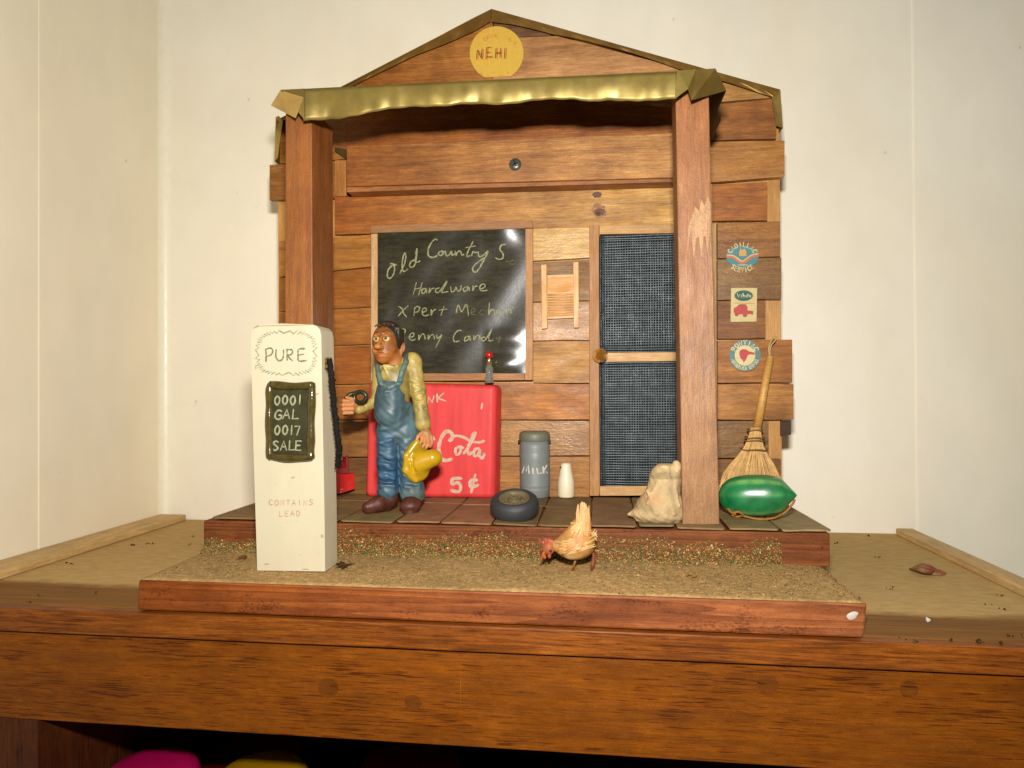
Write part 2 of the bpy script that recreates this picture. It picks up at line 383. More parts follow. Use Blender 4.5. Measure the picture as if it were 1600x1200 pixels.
# ------------------------------------------------------------------ soft shapes: smooth unions of ellipsoids and tapered capsules, meshed
def smesh(prims, vox, pad=4.0, warp=None):
    """prims: dicts with t ('e' ellipsoid c,r | 'c' capsule a,b,ra,rb), k blend, col, neg. Units: photo pixels (x right, y up, w towards the lens)"""
    lo = np.array([1e9] * 3); hi = -lo
    for p in prims:
        if p.get('neg'): continue
        if p['t'] == 'e': l = np.array(p['c']) - max(p['r']); h = np.array(p['c']) + max(p['r'])
        else:
            rm = max(p['ra'], p['rb']); l = np.minimum(p['a'], p['b']) - rm; h = np.maximum(p['a'], p['b']) + rm
        lo = np.minimum(lo, l); hi = np.maximum(hi, h)
    lo -= pad; hi += pad
    n = np.ceil((hi - lo) / vox).astype(int) + 1
    ax = [lo[i] + np.arange(n[i]) * vox for i in range(3)]
    D = np.full(n, 50.0, np.float32); Cc = np.zeros(tuple(n) + (3,), np.float32)
    for p in prims:
        k = p.get('k', 3.0)
        if p['t'] == 'e': l = np.array(p['c']) - max(p['r']); h = np.array(p['c']) + max(p['r'])
        else:
            rm = max(p['ra'], p['rb']); l = np.minimum(p['a'], p['b']) - rm; h = np.maximum(p['a'], p['b']) + rm
        m = k + 5 * vox
        i0 = np.clip(((l - m - lo) / vox).astype(int), 0, n - 1); i1 = np.clip(((h + m - lo) / vox).astype(int) + 2, 1, n)
        sl = tuple(slice(a, b) for a, b in zip(i0, i1))
        X, Y, Z = np.meshgrid(*[ax[i][sl[i]] for i in range(3)], indexing='ij')
        P = np.stack([X, Y, Z], -1).astype(np.float32)
        if p['t'] == 'e':
            c = np.array(p['c'], np.float32); r = np.array(p['r'], np.float32)
            q = P - c
            if 'rot' in p: q = q @ np.array(p['rot'], np.float32)
            k0 = np.linalg.norm(q / r, axis=-1); k1 = np.linalg.norm(q / (r * r), axis=-1) + 1e-6
            d = k0 * (k0 - 1) / k1
            d = np.where(k0 < .05, -r.min(), d)
        else:
            a = np.array(p['a'], np.float32); b = np.array(p['b'], np.float32); ba = b - a; L = ba @ ba + 1e-6
            t = np.clip(((P - a) @ ba) / L, 0, 1)
            d = np.linalg.norm(P - a - t[..., None] * ba, axis=-1) - (p['ra'] + (p['rb'] - p['ra']) * t)
        o = D[sl]
        if p.get('neg'):
            hh = np.clip(.5 - .5 * (o + d) / k, 0, 1); D[sl] = o * (1 - hh) + (-d) * hh + k * hh * (1 - hh)
        else:
            hh = np.clip(.5 + .5 * (o - d) / k, 0, 1); D[sl] = o * (1 - hh) + d * hh - k * hh * (1 - hh)
            if 'col' in p:
                hc = np.clip(.5 + .5 * (o - d) / max(.4, .35 * k), 0, 1)[..., None]
                Cc[sl] = Cc[sl] * (1 - hc) + np.array(p['col'], np.float32) * hc
    if warp is not None:
        X, Y, Z = np.meshgrid(*ax, indexing='ij'); D = D + warp(X, Y, Z)
    # surface nets
    ins = D < 0
    cs = np.zeros(n - 1, np.int8)
    for dx in (0, 1):
        for dy in (0, 1):
            for dz in (0, 1): cs += ins[dx:n[0] - 1 + dx, dy:n[1] - 1 + dy, dz:n[2] - 1 + dz]
    act = np.argwhere((cs > 0) & (cs < 8)); idx = -np.ones(n - 1, int); idx[tuple(act.T)] = np.arange(len(act))
    acc = np.zeros((len(act), 3)); cnt = np.zeros(len(act))
    corners = [(0, 0, 0), (1, 0, 0), (0, 1, 0), (1, 1, 0), (0, 0, 1), (1, 0, 1), (0, 1, 1), (1, 1, 1)]
    for i in range(8):
        for j in range(i + 1, 8):
            if sum(abs(a - b) for a, b in zip(corners[i], corners[j])) != 1: continue
            ci, cj = np.array(corners[i]), np.array(corners[j])
            di = D[tuple((act + ci).T)]; dj = D[tuple((act + cj).T)]
            m = (di < 0) != (dj < 0); t = np.where(m, di / np.where(m, di - dj, 1), 0)
            acc += np.where(m[:, None], ci + (cj - ci) * t[:, None], 0); cnt += m
    loc = acc / cnt[:, None]
    V = lo + (act + loc) * vox
    ci = np.clip(np.round(act + loc).astype(int), 0, n - 1); C = Cc[tuple(ci.T)]
    Q = []
    for axn in range(3):
        b, c = (axn + 1) % 3, (axn + 2) % 3
        s0 = [slice(1, -1)] * 3; s0[axn] = slice(0, -1); s1 = list(s0); s1[axn] = slice(1, None)
        A = ins[tuple(s0)]; B = ins[tuple(s1)]
        for flip in (False, True):
            e = np.argwhere((A & ~B) if not flip else (~A & B))
            if not len(e): continue
            e = e + 1; e[:, axn] -= 1
            eb = np.zeros(3, int); eb[b] = 1; ec = np.zeros(3, int); ec[c] = 1
            q = np.stack([idx[tuple((e - eb - ec).T)], idx[tuple((e - ec).T)], idx[tuple(e.T)], idx[tuple((e - eb).T)]], 1)
            Q.append(q[:, ::-1] if flip else q)
    return V, np.concatenate(Q), C

class Frame:
    """a small upright frame at a real spot: pixels of the photograph become lengths there"""
    def __init__(s, px, py, P):
        s.px, s.py = px, py; s.P = np.array(P, float)
        d = s.P - EYE; s.s = (d @ AF) / F
        fw = np.array([d[0], d[1], 0.0]); fw /= np.linalg.norm(fw)
        s.f = -fw; s.r = np.array([fw[1], -fw[0], 0.0])
    def __call__(s, x, y, w=0.0):
        return s.P + s.s * ((x - s.px) * s.r + (s.py - y) * np.array([0, 0, 1.0]) + w * s.f)
    def arr(s, V): # x, -y, w
        V = np.asarray(V)
        return s.P + s.s * ((V[:, :1] - s.px) * s.r + (s.py + V[:, 1:2]) * np.array([0, 0, 1.0]) + V[:, 2:3] * s.f)
def E_(x, y, w, rx, ry, rw, k=3.0, col=None, neg=False, rot=None):
    d = dict(t='e', c=(x, -y, w), r=(rx, ry, rw), k=k, neg=neg)
    if col is not None: d['col'] = col
    if rot is not None:
        a = math.radians(rot); d['rot'] = [[math.cos(a), -math.sin(a), 0], [math.sin(a), math.cos(a), 0], [0, 0, 1]]
    return d
def C_(p, q, ra, rb=None, k=3.0, col=None, neg=False):
    d = dict(t='c', a=np.array((p[0], -p[1], p[2]), float), b=np.array((q[0], -q[1], q[2]), float), ra=ra, rb=ra if rb is None else rb, k=k, neg=neg)
    if col is not None: d['col'] = col
    return d
def soft(fr, prims, vox, mat, name, parent=None, origin=None, warp=None, recolor=None):
    V, Q, C = smesh(prims, vox, warp=warp)
    if recolor is not None: C = recolor(V, C)
    mb = MB(); W = fr.arr(V)
    mb.add(W, [tuple(q) for q in Q], (0, 0, 0), mat, None, True, C)
    return mb.build(name, parent, origin)

def smooth_pts(pts, n=5):
    P = [np.array(p, float) for p in pts]
    if len(P) < 3: return P
    out = []
    for i in range(len(P) - 1):
        p0, p1, p2, p3 = P[max(i - 1, 0)], P[i], P[i + 1], P[min(i + 2, len(P) - 1)]
        for t in np.linspace(0, 1, n, endpoint=False):
            out.append(.5 * ((2 * p1) + (-p0 + p2) * t + (2 * p0 - 5 * p1 + 4 * p2 - p3) * t * t + (-p0 + 3 * p1 - 3 * p2 + p3) * t ** 3))
    out.append(P[-1]); return out
def write(mb, strokes, to_px, surf, w, nrm, col, mat, curve=True, jit=.15):
    nv = np.array(nrm, float)
    for si, st in enumerate(strokes):
        q = [to_px(x, y) for x, y in st]
        if curve: q = smooth_pts(q)
        elif len(q) == 2:
            q = [np.array(q[0]), (np.array(q[0]) + np.array(q[1])) / 2, np.array(q[1])]
        mb.stroke([surf(p[0], p[1]) + nv * (.0016 * (si % 6) + .010 * k / len(q)) for k, p in enumerate(q)], w, nrm, col, mat, jit)

# hand-lettered capitals and figures in a unit box (y down)
GL = {
 'A': [[(0, 1), (.5, 0), (1, 1)], [(.2, .62), (.8, .62)]], 'C': [[(.95, .15), (.5, 0), (.1, .3), (.08, .7), (.5, 1), (.95, .85)]],
 'D': [[(.1, 0), (.1, 1), (.6, .95), (.95, .5), (.6, .05), (.1, 0)]], 'E': [[(.95, 0), (.1, 0), (.1, 1), (.95, 1)], [(.1, .48), (.8, .48)]],
 'G': [[(.95, .12), (.5, 0), (.1, .3), (.08, .75), (.5, 1), (.95, .85), (.95, .55), (.55, .55)]], 'H': [[(.1, 0), (.1, 1)], [(.9, 0), (.9, 1)], [(.1, .5), (.9, .5)]],
 'I': [[(.5, 0), (.5, 1)]], 'K': [[(.1, 0), (.1, 1)], [(.9, 0), (.15, .55), (.95, 1)]], 'L': [[(.1, 0), (.1, 1), (.95, .97)]],
 'N': [[(.1, 1), (.1, 0), (.9, 1), (.9, 0)]], 'O': [[(.5, 0), (.1, .25), (.1, .75), (.5, 1), (.9, .75), (.9, .25), (.5, 0)]],
 'P': [[(.1, 1), (.1, 0), (.75, .03), (.9, .28), (.7, .52), (.1, .55)]], 'R': [[(.1, 1), (.1, 0), (.75, .03), (.88, .27), (.7, .5), (.1, .52), (.95, 1)]],
 'S': [[(.9, .12), (.5, 0), (.12, .22), (.5, .48), (.9, .75), (.5, 1), (.08, .88)]], 'T': [[(0, 0), (1, 0)], [(.5, 0), (.5, 1)]],
 'U': [[(.1, 0), (.1, .75), (.5, 1), (.9, .75), (.9, 0)]], 'V': [[(.05, 0), (.5, 1), (.95, 0)]], 'W': [[(0, 0), (.25, 1), (.5, .3), (.75, 1), (1, 0)]],
 'Z': [[(.05, 0), (.95, 0), (.05, 1), (.95, 1)]], 'F': [[(.95, 0), (.1, 0), (.1, 1)], [(.1, .48), (.8, .48)]], 'M': [[(0, 1), (.15, 0), (.5, .7), (.85, 0), (1, 1)]],
 '0': [[(.5, 0), (.1, .3), (.12, .75), (.5, 1), (.88, .7), (.86, .25), (.5, 0)]], '1': [[(.5, 0), (.5, 1)]], '7': [[(.05, .05), (.95, 0), (.5, 1)]],
 '5': [[(.9, 0), (.2, 0), (.15, .45), (.6, .4), (.9, .7), (.55, 1), (.05, .9)]],
}
CURVY = set('CGOSU05')
def letters(mb, text, xs, y0, y1, wd, to_px, surf, w, nrm, col, mat, slant=0.0, wob=0.0):
    """text drawn with each letter's left edge at xs[i], between y0 and y1, wd wide"""
    for ch, x in zip(text, xs):
        if ch == ' ': continue
        dy = random.uniform(-wob, wob)
        st = [[(x + gx * wd + slant * (1 - gy) * (y1 - y0), y0 + dy + gy * (y1 - y0)) for gx, gy in s_] for s_ in GL[ch]]
        write(mb, st, to_px, surf, w, nrm, col, mat, curve=ch in CURVY)
def arc_text(mb, text, cx, cy, r0, r1, a0, a1, surf, w, col, mat, inside=False):
    """capitals round a circle in pixels; angles in degrees, 0 = right, 90 = up; r0 inner, r1 outer radius; inside: read from the middle (bottom arc)"""
    n = len(text); step = (a1 - a0) / n
    for i, ch in enumerate(text):
        if ch == ' ': continue
        for s_ in GL[ch]:
            pts = []
            for gx, gy in s_:
                a = math.radians(a0 + (i + .5) * step + (gx - .5) * step * .72)
                ra_, rb_ = np.array(r0, float), np.array(r1, float); r = (rb_ + (ra_ - rb_) * gy) if not inside else (ra_ + (rb_ - ra_) * gy)
                pts.append((cx + r[0] * math.cos(a), cy - r[1] * math.sin(a)))
            q = smooth_pts(pts, 3) if ch in CURVY else pts
            if len(q) == 2: q = [np.array(q[0]), (np.array(q[0]) + np.array(q[1])) / 2, np.array(q[1])]
            mb.stroke([surf(p[0], p[1]) for p in q], w, (0, -1, 0), col, mat)
def disc_px(cx, cy, rx, ry, n=48, cut=None):
    P = [(cx + rx * math.cos(2 * math.pi * i / n), cy + ry * math.sin(2 * math.pi * i / n)) for i in range(n)]
    if cut is not None: P = [(x, min(y, cut(x))) for x, y in P]
    return P[::-1]
FRONT = (0, -1, 0)

# ================================================================== THE ROOM
XL = PY(254, 500, YW)[0] + .05                    # the corner of the two walls
wc = pc(232, 229, 221, 44, .80)
mb = MB(); mb.box((XL, YW, -24), (46, YW + 1, 60), wc, M_WALL, None)
x0 = PY(1432, 500, YW)[0]
mb.box((x0 - .10, YW - .05, -1), (x0 + .10, YW - .003, 60), tuple(c * 1.03 for c in wc), M_WALL, None)
setting(mb.build('wall_back', None, (0, YW, 0), bevel=.03))
mb = MB(); wl = pc(230, 225, 210, 44, .80)
mb.box((XL - 1, -6, -24), (XL, YW, 60), wl, M_WALL, None)
yy = PX(61, 650, XL)[1]
mb.box((XL + .003, yy - .07, -1), (XL + .05, yy + .07, 60), tuple(c * 1.04 for c in wl), M_WALL, None)
setting(mb.build('wall_left', None, (XL, 30, 0), bevel=.03))
mb = MB()                                          # cove strip in the corner
V = []; n = 7
for z in (-.2, 60):
    for i in range(n):
        a = math.pi / 2 * i / (n - 1); V.append((XL + .62 - .62 * math.sin(a), YW - .62 + .62 * math.cos(a) - .003, z))
V = [(x + .003, y, z) for x, y, z in V]
mb.add(V, [(i + 1, i, n + i, n + i + 1) for i in range(n - 1)], pc(244, 234, 220, 44, .84), M_MILKW, None, True)
setting(mb.build('corner_trim', None, (XL, YW, 0)))

# ================================================================== THE CABINET
YC = 25.25                                         # front edge of the cabinet top
zs = PY(700, 1017, YC)[2]                          # underside of the edge strip
za = PY(700, 1165, YC + .25)[2]                    # underside of the apron
XR0 = 17.98; XR1 = XR0 + .97
cab = thing('cabinet', 'dusty brown wooden cabinet carrying the toy store against the wall', 'cabinet', (0, YC, 0))
cw = pc(140, 77, 8, 26.5, .58)
mb = MB(); mb.box((XL + .02, YC + .55, zs), (XR1, YW - .05, 0), (.2, .1, .04), M_TOP, None); mb.build('top_panel', cab)
mb = MB(); mb.box((XL + .02, YC, zs), (XR1, YC + .54, -.012), pc(150, 84, 24, 26, .58), M_STRIP); mb.build('edge_strip', cab, bevel=.05)
mb = MB()
xj = PY(719, 1100, YC + .25)[0]
mb.box((XL + .02, YC + .25, za), (XR1 - .1, YC + 1.3, zs - .10), cw, M_CAB)
mb.stroke([PY(719, 1034, YC + .244), PY(720, 1062, YC + .244), PY(719, 1090, YC + .244), PY(721, 1118, YC + .244)], .022, FRONT, tuple(c * 1.5 for c in cw), M_CAB)
for x, y, r in ((513, 1075, 1.0), (645, 1098, .8), (1200, 1070, .9), (1420, 1078, .75)):   # filled screw holes
    p = PY(x, y, YC + .25); rr = r * .42
    mb.add([(p[0] + rr * math.cos(a), p[1] - .004, p[2] + rr * .9 * math.sin(a)) for a in np.linspace(0, 2 * math.pi, 22, endpoint=False)], [tuple(range(21, -1, -1))], (cw[0] * .72, cw[1] * .76, cw[2] * 1.6), M_CAB)
mb.build('apron', cab, bevel=.04)
mb = MB(); rc = pc(160, 125, 72, 33, .8)
xi = PZ(282, 812, .02)[0]
def rail(xa, xb):
    m_ = MB(); m_.box((xa, YC + .4, .012), (xb, YW - .4, .42), pc(186, 156, 106, 33, .5), M_TRIM, (0, 1, 0))
    return m_
rail(XL + .02, -28.42).build('side_rail', cab, bevel=.06)
rail(XR0, XR1).build('side_rail', cab, bevel=.06)
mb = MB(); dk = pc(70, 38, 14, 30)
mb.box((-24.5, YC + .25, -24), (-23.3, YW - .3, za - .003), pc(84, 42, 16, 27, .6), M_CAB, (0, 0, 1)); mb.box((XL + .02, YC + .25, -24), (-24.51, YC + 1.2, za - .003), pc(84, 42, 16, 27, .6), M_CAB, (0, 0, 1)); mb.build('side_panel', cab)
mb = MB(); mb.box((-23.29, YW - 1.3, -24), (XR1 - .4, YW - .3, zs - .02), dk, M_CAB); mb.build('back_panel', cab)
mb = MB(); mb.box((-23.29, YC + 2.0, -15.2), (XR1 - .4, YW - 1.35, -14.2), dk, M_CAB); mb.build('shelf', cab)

def bowl(px, top, Y, r, hgt, col, label):
    p = PY(px, top, Y)
    prof = [(.01, 0), (r * .45, -.02), (r * .68, -.10), (r * .82, -.30), (r * .90, -.65), (r * .98, -hgt * .7), (r * 1.08, -hgt), (r * 1.03, -hgt), (r * .9, -hgt * .6), (r * .8, -.6), (.01, -.3)]
    m_ = MB(); m_.lathe(prof, p, col, M_PLAS, seg=56)
    return tag(m_.build('bowl', None, (p[0], p[1], p[2] - hgt)), label, 'bowl', 'upturned bowls on the cabinet shelf')
bowl(234, 1192, 29.5, 2.45, 17.0 - 7, pc(215, 20, 105, 31, .8), 'bright pink bowl upside down under the cabinet apron')
bowl(408, 1198, 31.0, 2.5, 8, pc(200, 150, 20, 31, .8), 'yellow bowl upside down beside the pink bowl in the dark shelf')
bowl(395, 1168, 35.5, 3.0, 7, pc(120, 10, 20, 33), 'dark red bowl upside down in shadow behind the yellow bowl')
bowl(640, 1176, 33.5, 2.8, 7, pc(110, 8, 20, 33), 'dark red bowl standing alone in the shelf shadow away from the pink bowl')

# ================================================================== BASE BOARD, GROUND AND GRASS
YB0 = 25.45
zb0 = .03
b0, b1 = PZ(219, 952.5, 0)[0], PZ(1352, 1001, 0)[0]
t0, t1 = PY(216, 902, YB0)[0], PY(1356, 942, YB0)[0]
base = thing('base_board', 'thick reddish cedar board under the toy store with a white paint fleck', 'board', ((b0 + b1) / 2, YB0, 0))
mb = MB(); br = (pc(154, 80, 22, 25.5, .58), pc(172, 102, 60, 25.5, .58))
xl1, xr1 = PZ(330, 851, ZB)[0], PZ(1290, 882, ZB)[0]
ZBt = ZB - .06
xm = t0 + 15.2
def bseg(xa0, xa1, xb0, xb1, col):
    mb.hexa([(xa0, YB0, zb0), (xb0, YB0, zb0), (xb1, YB0, ZBt), (xa1, YB0, ZBt)], [(xa0 * .985 if xa0 < -10 else xa0, 42.5, zb0), (xb0, 42.5, zb0), (xb1, 42.5, ZBt), (xa1 * .985 if xa1 < -10 else xa1, 42.5, ZBt)], (0, 0, 0), M_BASE)
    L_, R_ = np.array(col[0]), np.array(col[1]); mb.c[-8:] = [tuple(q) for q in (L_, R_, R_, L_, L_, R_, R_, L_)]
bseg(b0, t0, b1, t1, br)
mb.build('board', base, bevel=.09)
mb = MB(); p = PY(1332, 962, YB0 - .01)
mb.add([p + .19 * np.array([math.cos(a) * (1 + .15 * math.sin(3 * a)), -.1 if True else 0, .8 * math.sin(a + .4)]) * np.array([1, .0, 1]) for a in np.linspace(0, 2 * math.pi, 18, endpoint=False)] + [p + np.array([0, -.05, 0])], [(i, 18, (i + 1) % 18) for i in range(18)], (.42, .39, .32), M_WHITE, None, True)
mb.build('paint_fleck', base)

def hnoise(x, y, s): return np.sin(x * s + 1.3) * np.cos(y * s * 1.17 + .6) + .5 * np.sin(x * s * 2.3 + y * s * 1.9 + 2.0)
mb = MB(); nx, ny = 300, 70                        # the dusty ground glued to the board
V = []; C = []
gc = np.array(pc(168, 138, 92, 28.5, .44))
for j in range(ny + 1):
    for i in range(nx + 1):
        fy = j / ny; Y = YB0 + .03 + fy * (30.7 - YB0)
        xa = t0 + .03 + (-18.9 - t0) * fy * .4; xb = t1 - .03 + .0 * fy
        X = xa + (xb - xa) * i / nx
        ed = min(i, nx - i, j * 2) / 3.0; ed = min(1, ed)
        z = ZB + (.020 * hnoise(X, Y, .9) + .008 * hnoise(X, Y, 4.7) + rng.uniform(-.020, .020)) * ed - .055 * (1 - ed)
        V.append((X, Y, max(z, ZBt + .003))); k = 1 + .10 * hnoise(X, Y, .6) * .6 + rng.uniform(-.16, .16)
        C.append(gc * k * np.array([1, 1 + rng.uniform(-.04, .04), 1]))
Fc = [(j * (nx + 1) + i, j * (nx + 1) + i + 1, (j + 1) * (nx + 1) + i + 1, (j + 1) * (nx + 1) + i) for j in range(ny) for i in range(nx)]
mb.add(V, Fc, (0, 0, 0), M_FLOCK, None, True, C)
setting(mb.build('ground', None, (0, 28, ZB)), 'structure', 'tan dusty earth covering the cedar board in front of the porch')

YP0 = 30.45                                        # front of the porch
px0, px1 = PY(317, 840, YP0)[0], PY(1297, 850, YP0)[0]
pal = [pc(104, 108, 62, 30, .43), pc(88, 98, 58, 30, .43), pc(158, 122, 72, 30, .43), pc(170, 112, 64, 30, .43), pc(188, 158, 108, 30, .43), pc(118, 88, 50, 30, .43)]
mb = MB(); P = []; Cs = []
for i in range(24000):                               # flock stuck along the foot of the porch
    X = rng.uniform(px0 + .05, px1 - 2.0)
    top = 2.35 + .16 * math.sin(X * .9) + .16 * math.sin(X * 2.7 + 1)
    if -19 < X < -15.5: top = 1.85 + .12 * math.sin(X * 3)
    t = rng.rand() ** 1.25
    cl = .5 + .5 * hnoise(X * 1.0, t * 3.0, 2.6) / 1.5
    if rng.rand() > min(1, 1.25 - t) * (.62 + .6 * cl): continue
    if rng.rand() < .86: z = ZB - .02 + (top - ZB) * t; Y = YP0 - .015 - .05 * rng.rand() - .30 * max(0, 1 - (z - ZB) / .25) * rng.rand()
    else: z = ZB + .04; Y = YP0 - abs(rng.normal(0, .28)) - .04
    P.append((X, Y, z)); Cs.append(np.array(pal[rng.choice(6, p=[.23, .19, .24, .13, .09, .12])]) * rng.uniform(.75, 1.3))
mb.bits(P, .026, Cs, M_FLOCK)
setting(mb.build('grass', None, (0, YP0, ZB)), 'stuff', 'crumbly green and tan grass flock along the foot of the porch')
mb = MB(); P = []; Cs = []
for i in range(9000):
    fy = rng.rand() ** .8; Y = YB0 + .08 + fy * (30.2 - YB0); X = rng.uniform(t0 + .1, t1 - .1)
    dens = .35 + .65 * (hnoise(X, Y, .8) > .1) * 1.0
    if X > 0: dens = 1
    if rng.rand() > dens: continue
    P.append((X, Y, ZB + .02 * hnoise(X, Y, .9) + .012)); 
    Cs.append((gc if rng.rand() < .40 else np.array(pal[rng.choice(6)]) * .72) * rng.uniform(.7, 1.15))
mb.bits(P, .020, Cs, M_FLOCK)
setting(mb.build('loose_flock', None, (0, 28, ZB)), 'stuff', 'fine loose grains of flock scattered over the tan earth')

def scrap(px, py, z, col, label, r=.35, name='leaf_scrap', cat='scrap', n=5):
    m_ = MB(); p = PZ(px, py, z)
    for i in range(n):
        a = rng.uniform(0, 6.28); q = p + np.array([rng.normal(0, r * .5), rng.normal(0, r * .5), .02])
        l = r * rng.uniform(.7, 1.3); w = r * .28; d = np.array([math.cos(a), math.sin(a), 0]); sd = np.array([-d[1], d[0], 0])
        pts = [q - d * l, q - d * l * .3 + sd * w + (0, 0, .05), q + d * l * .5 + sd * w * .7 + (0, 0, .09), q + d * l + (0, 0, .03), q + d * l * .4 - sd * w + (0, 0, .02), q - d * l * .4 - sd * w + (0, 0, .04)]
        m_.poly3(pts, np.array(col) * rng.uniform(.7, 1.2), M_STRAW, (0, 0, .02))
    return tag(m_.build(name, None, (p[0], p[1], z)), label, cat)
scrap(537, 884, ZB + .05, pc(110, 78, 36, 28), 'dark brown dried scrap lying at the foot of the white pump', .32, n=7)
scrap(384, 872, ZB + .05, pc(150, 105, 50, 28), 'small tan dried scrap on the earth left of the white pump', .22, n=4)
scrap(1079, 901, ZB + .04, pc(225, 165, 70, 27), 'yellow chip lying on the earth to the right of the hen', .16, 'chip', 'chip', n=3)

# ================================================================== THE TOY STORE
store = thing('toy_store', 'handmade wooden country store model with plank front, porch and brass roof', 'model store', (-4, YP0, ZB))
# porch deck
mb = MB(); pcx = pc(142, 82, 42, 30.4, .8)
mb.box((px0 + .03, YP0, ZB - .05), (px1, 42.2, ZP - .17), pcx, M_BASE); deck = mb.build('porch_deck', store, bevel=.06)
mb = MB()
edges = [318, 420, 522, 610, 684, 766, 838, 923, 998, 1058, 1140, 1222, 1303]
tcols = [(118, 88, 52), (120, 95, 58), (112, 92, 55), (128, 92, 62), (130, 90, 60), (104, 80, 50), (108, 84, 50), (116, 88, 58), (110, 92, 60), (122, 96, 62), (118, 98, 62), (132, 112, 74)]
for i in range(len(edges) - 1):
    a = PZ(edges[i] + 2, 812 + (edges[i] - 318) * .018, ZP)[0]; b = PZ(edges[i + 1] - 2, 812 + (edges[i + 1] - 318) * .018, ZP)[0]
    yf = YP0 - random.uniform(.02, .24)
    for r_, (ya, yb) in enumerate(((yf, 35.6 + random.uniform(-.8, .8)), (None, 38.25))):
        if ya is None: ya = prev + .04
        prev = yb
        j = lambda s_=.06: random.uniform(-s_, s_)
        dz = random.uniform(-.03, .03); tl = random.uniform(-.05, .05)
        fr = [(a + j(), ya + j(), ZP + dz), (b + j(), ya + j(), ZP + dz + tl), (b + j(), yb + j(.02), ZP + dz * .5), (a + j(), yb + j(.02), ZP + dz * .5)]
        # chip the front corners
        v = [np.array(q) for q in fr]
        pts = [v[0] + (.0, .10, 0), v[0] + (.14, 0, 0), v[0] * .5 + v[1] * .5 + (0, j(.05), .01), v[1] + (-.10, .02, 0), v[1] + (0, .14, 0), v[2], v[3]]
        mb.poly3(pts, pc(tcols[i][0] * .97, tcols[i][1], tcols[i][2] * 1.06, 33, .42), M_TILE, (0, 0, -.085))
mb.build('porch_tiles', deck, bevel=.02)

# plank front
hull = [(434, 190), (768, 20), (1218, 146), (1222, 772), (436, 772)]
mb = MB()
mb.prism(hull[::-1], YF + .40, 43.4 - YF - .4, pc(205, 150, 78), M_PLY, (0, 0, 1))
def pb(r, g, b, *a): return pc(r * 1.04, g * 1.03, b * .84, *a)
def plank(x0, yl0, yl1, x1, yr0, yr1, rgb, mat=None, dY=0.0, th=.38, rough=True):
    """left edge yl0..yl1 at x0, right edge yr0..yr1 at x1"""
    j = lambda: random.uniform(-.7, .7)
    mb.prism([(x0, yl1 - .5), ((x0 + x1) / 2, (yl1 + yr1) / 2 - .5 + j()), (x1, yr1 - .5), (x1, yr0 + .6), ((x0 + x1) / 2, (yl0 + yr0) / 2 + .6 + j()), (x0, yl0 + .6)], YF + dY + random.uniform(-.05, .05), th, pb(*rgb) if len(rgb) == 3 else (pb(*rgb[0]), pb(*rgb[1])), mat or random.choice((M_BOARD, M_LACQ)))
# gable
mb.prism([(500, 175), (770, 140), (770, 30), (742, 30), (560, 128)], YF, .38, (pb(150, 88, 34), pb(176, 118, 66)), M_BOARD)
mb.prism([(770.6, 140), (1118, 175), (1118, 116), (1062, 106), (870, 56), (770.6, 60)], YF - .03, .38, pc(196, 144, 98), M_LACQ)
mb.prism([(770.6, 59), (862, 55.5), (838, 42), (772, 24)], YF + .05, .33, pc(126, 88, 58), M_BOARD)
# right-hand rows
plank(1108, 122, 161, 1206, 151, 153, (186, 140, 100), M_LACQ)
plank(1108, 163, 220, 1213, 153, 217, (152, 98, 56), M_BOARD)
plank(1100, 221, 286, 1226, 219, 276, (176, 124, 82), M_LACQ, -.12)
plank(1100, 287, 346, 1199, 284, 345, (160, 98, 46), M_BOARD)
plank(1121, 347, 404, 1219, 345, 401, (146, 100, 60), M_LACQ)
plank(1121, 405, 469, 1221, 402, 468, (138, 104, 72), M_LACQ, -.04)
plank(1121, 470, 530, 1196, 469, 529, (136, 88, 44), M_BOARD)
plank(1121, 532, 599, 1238, 530, 598, (160, 104, 50), M_BOARD, -.08)
plank(1121, 600, 656, 1240, 600, 656, (164, 112, 62), M_BOARD, -.08)
plank(1121, 657, 716, 1201, 657, 716, (130, 96, 66), M_LACQ)
plank(1221, 657, 682, 1236, 657, 680, (70, 46, 26), M_BOARD, .12)
plank(1121, 717, 777, 1220, 717, 777, (128, 86, 46), M_BOARD)
# left outside edge, behind the post
plank(421, 257, 313, 541, 250, 309, (148, 98, 54), M_BOARD, -.04)
plank(437, 186, 256, 541, 170, 249, (150, 96, 48), M_BOARD, .05)
plank(436, 376, 433, 579, 366, 417, (168, 114, 64), M_LACQ)
# band under the beam and the board above it
plank(541, 150, 300, 1052, 130, 292, (160, 96, 46), M_BOARD, .05)
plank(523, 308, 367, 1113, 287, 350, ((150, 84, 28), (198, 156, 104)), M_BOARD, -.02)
# left of the window
plank(436, 434, 487, 579, 418, 480, (150, 92, 38), M_LACQ)
plank(436, 488, 545, 579, 481, 538, (156, 98, 46), M_LACQ)
plank(436, 546, 604, 579, 539, 600, (158, 92, 36), M_LACQ)
plank(436, 605, 660, 579, 601, 655, (146, 90, 38), M_LACQ)
plank(436, 661, 716, 640, 656, 713, (132, 88, 44), M_BOARD)
plank(436, 717, 777, 640, 714, 777, (124, 84, 42), M_BOARD)
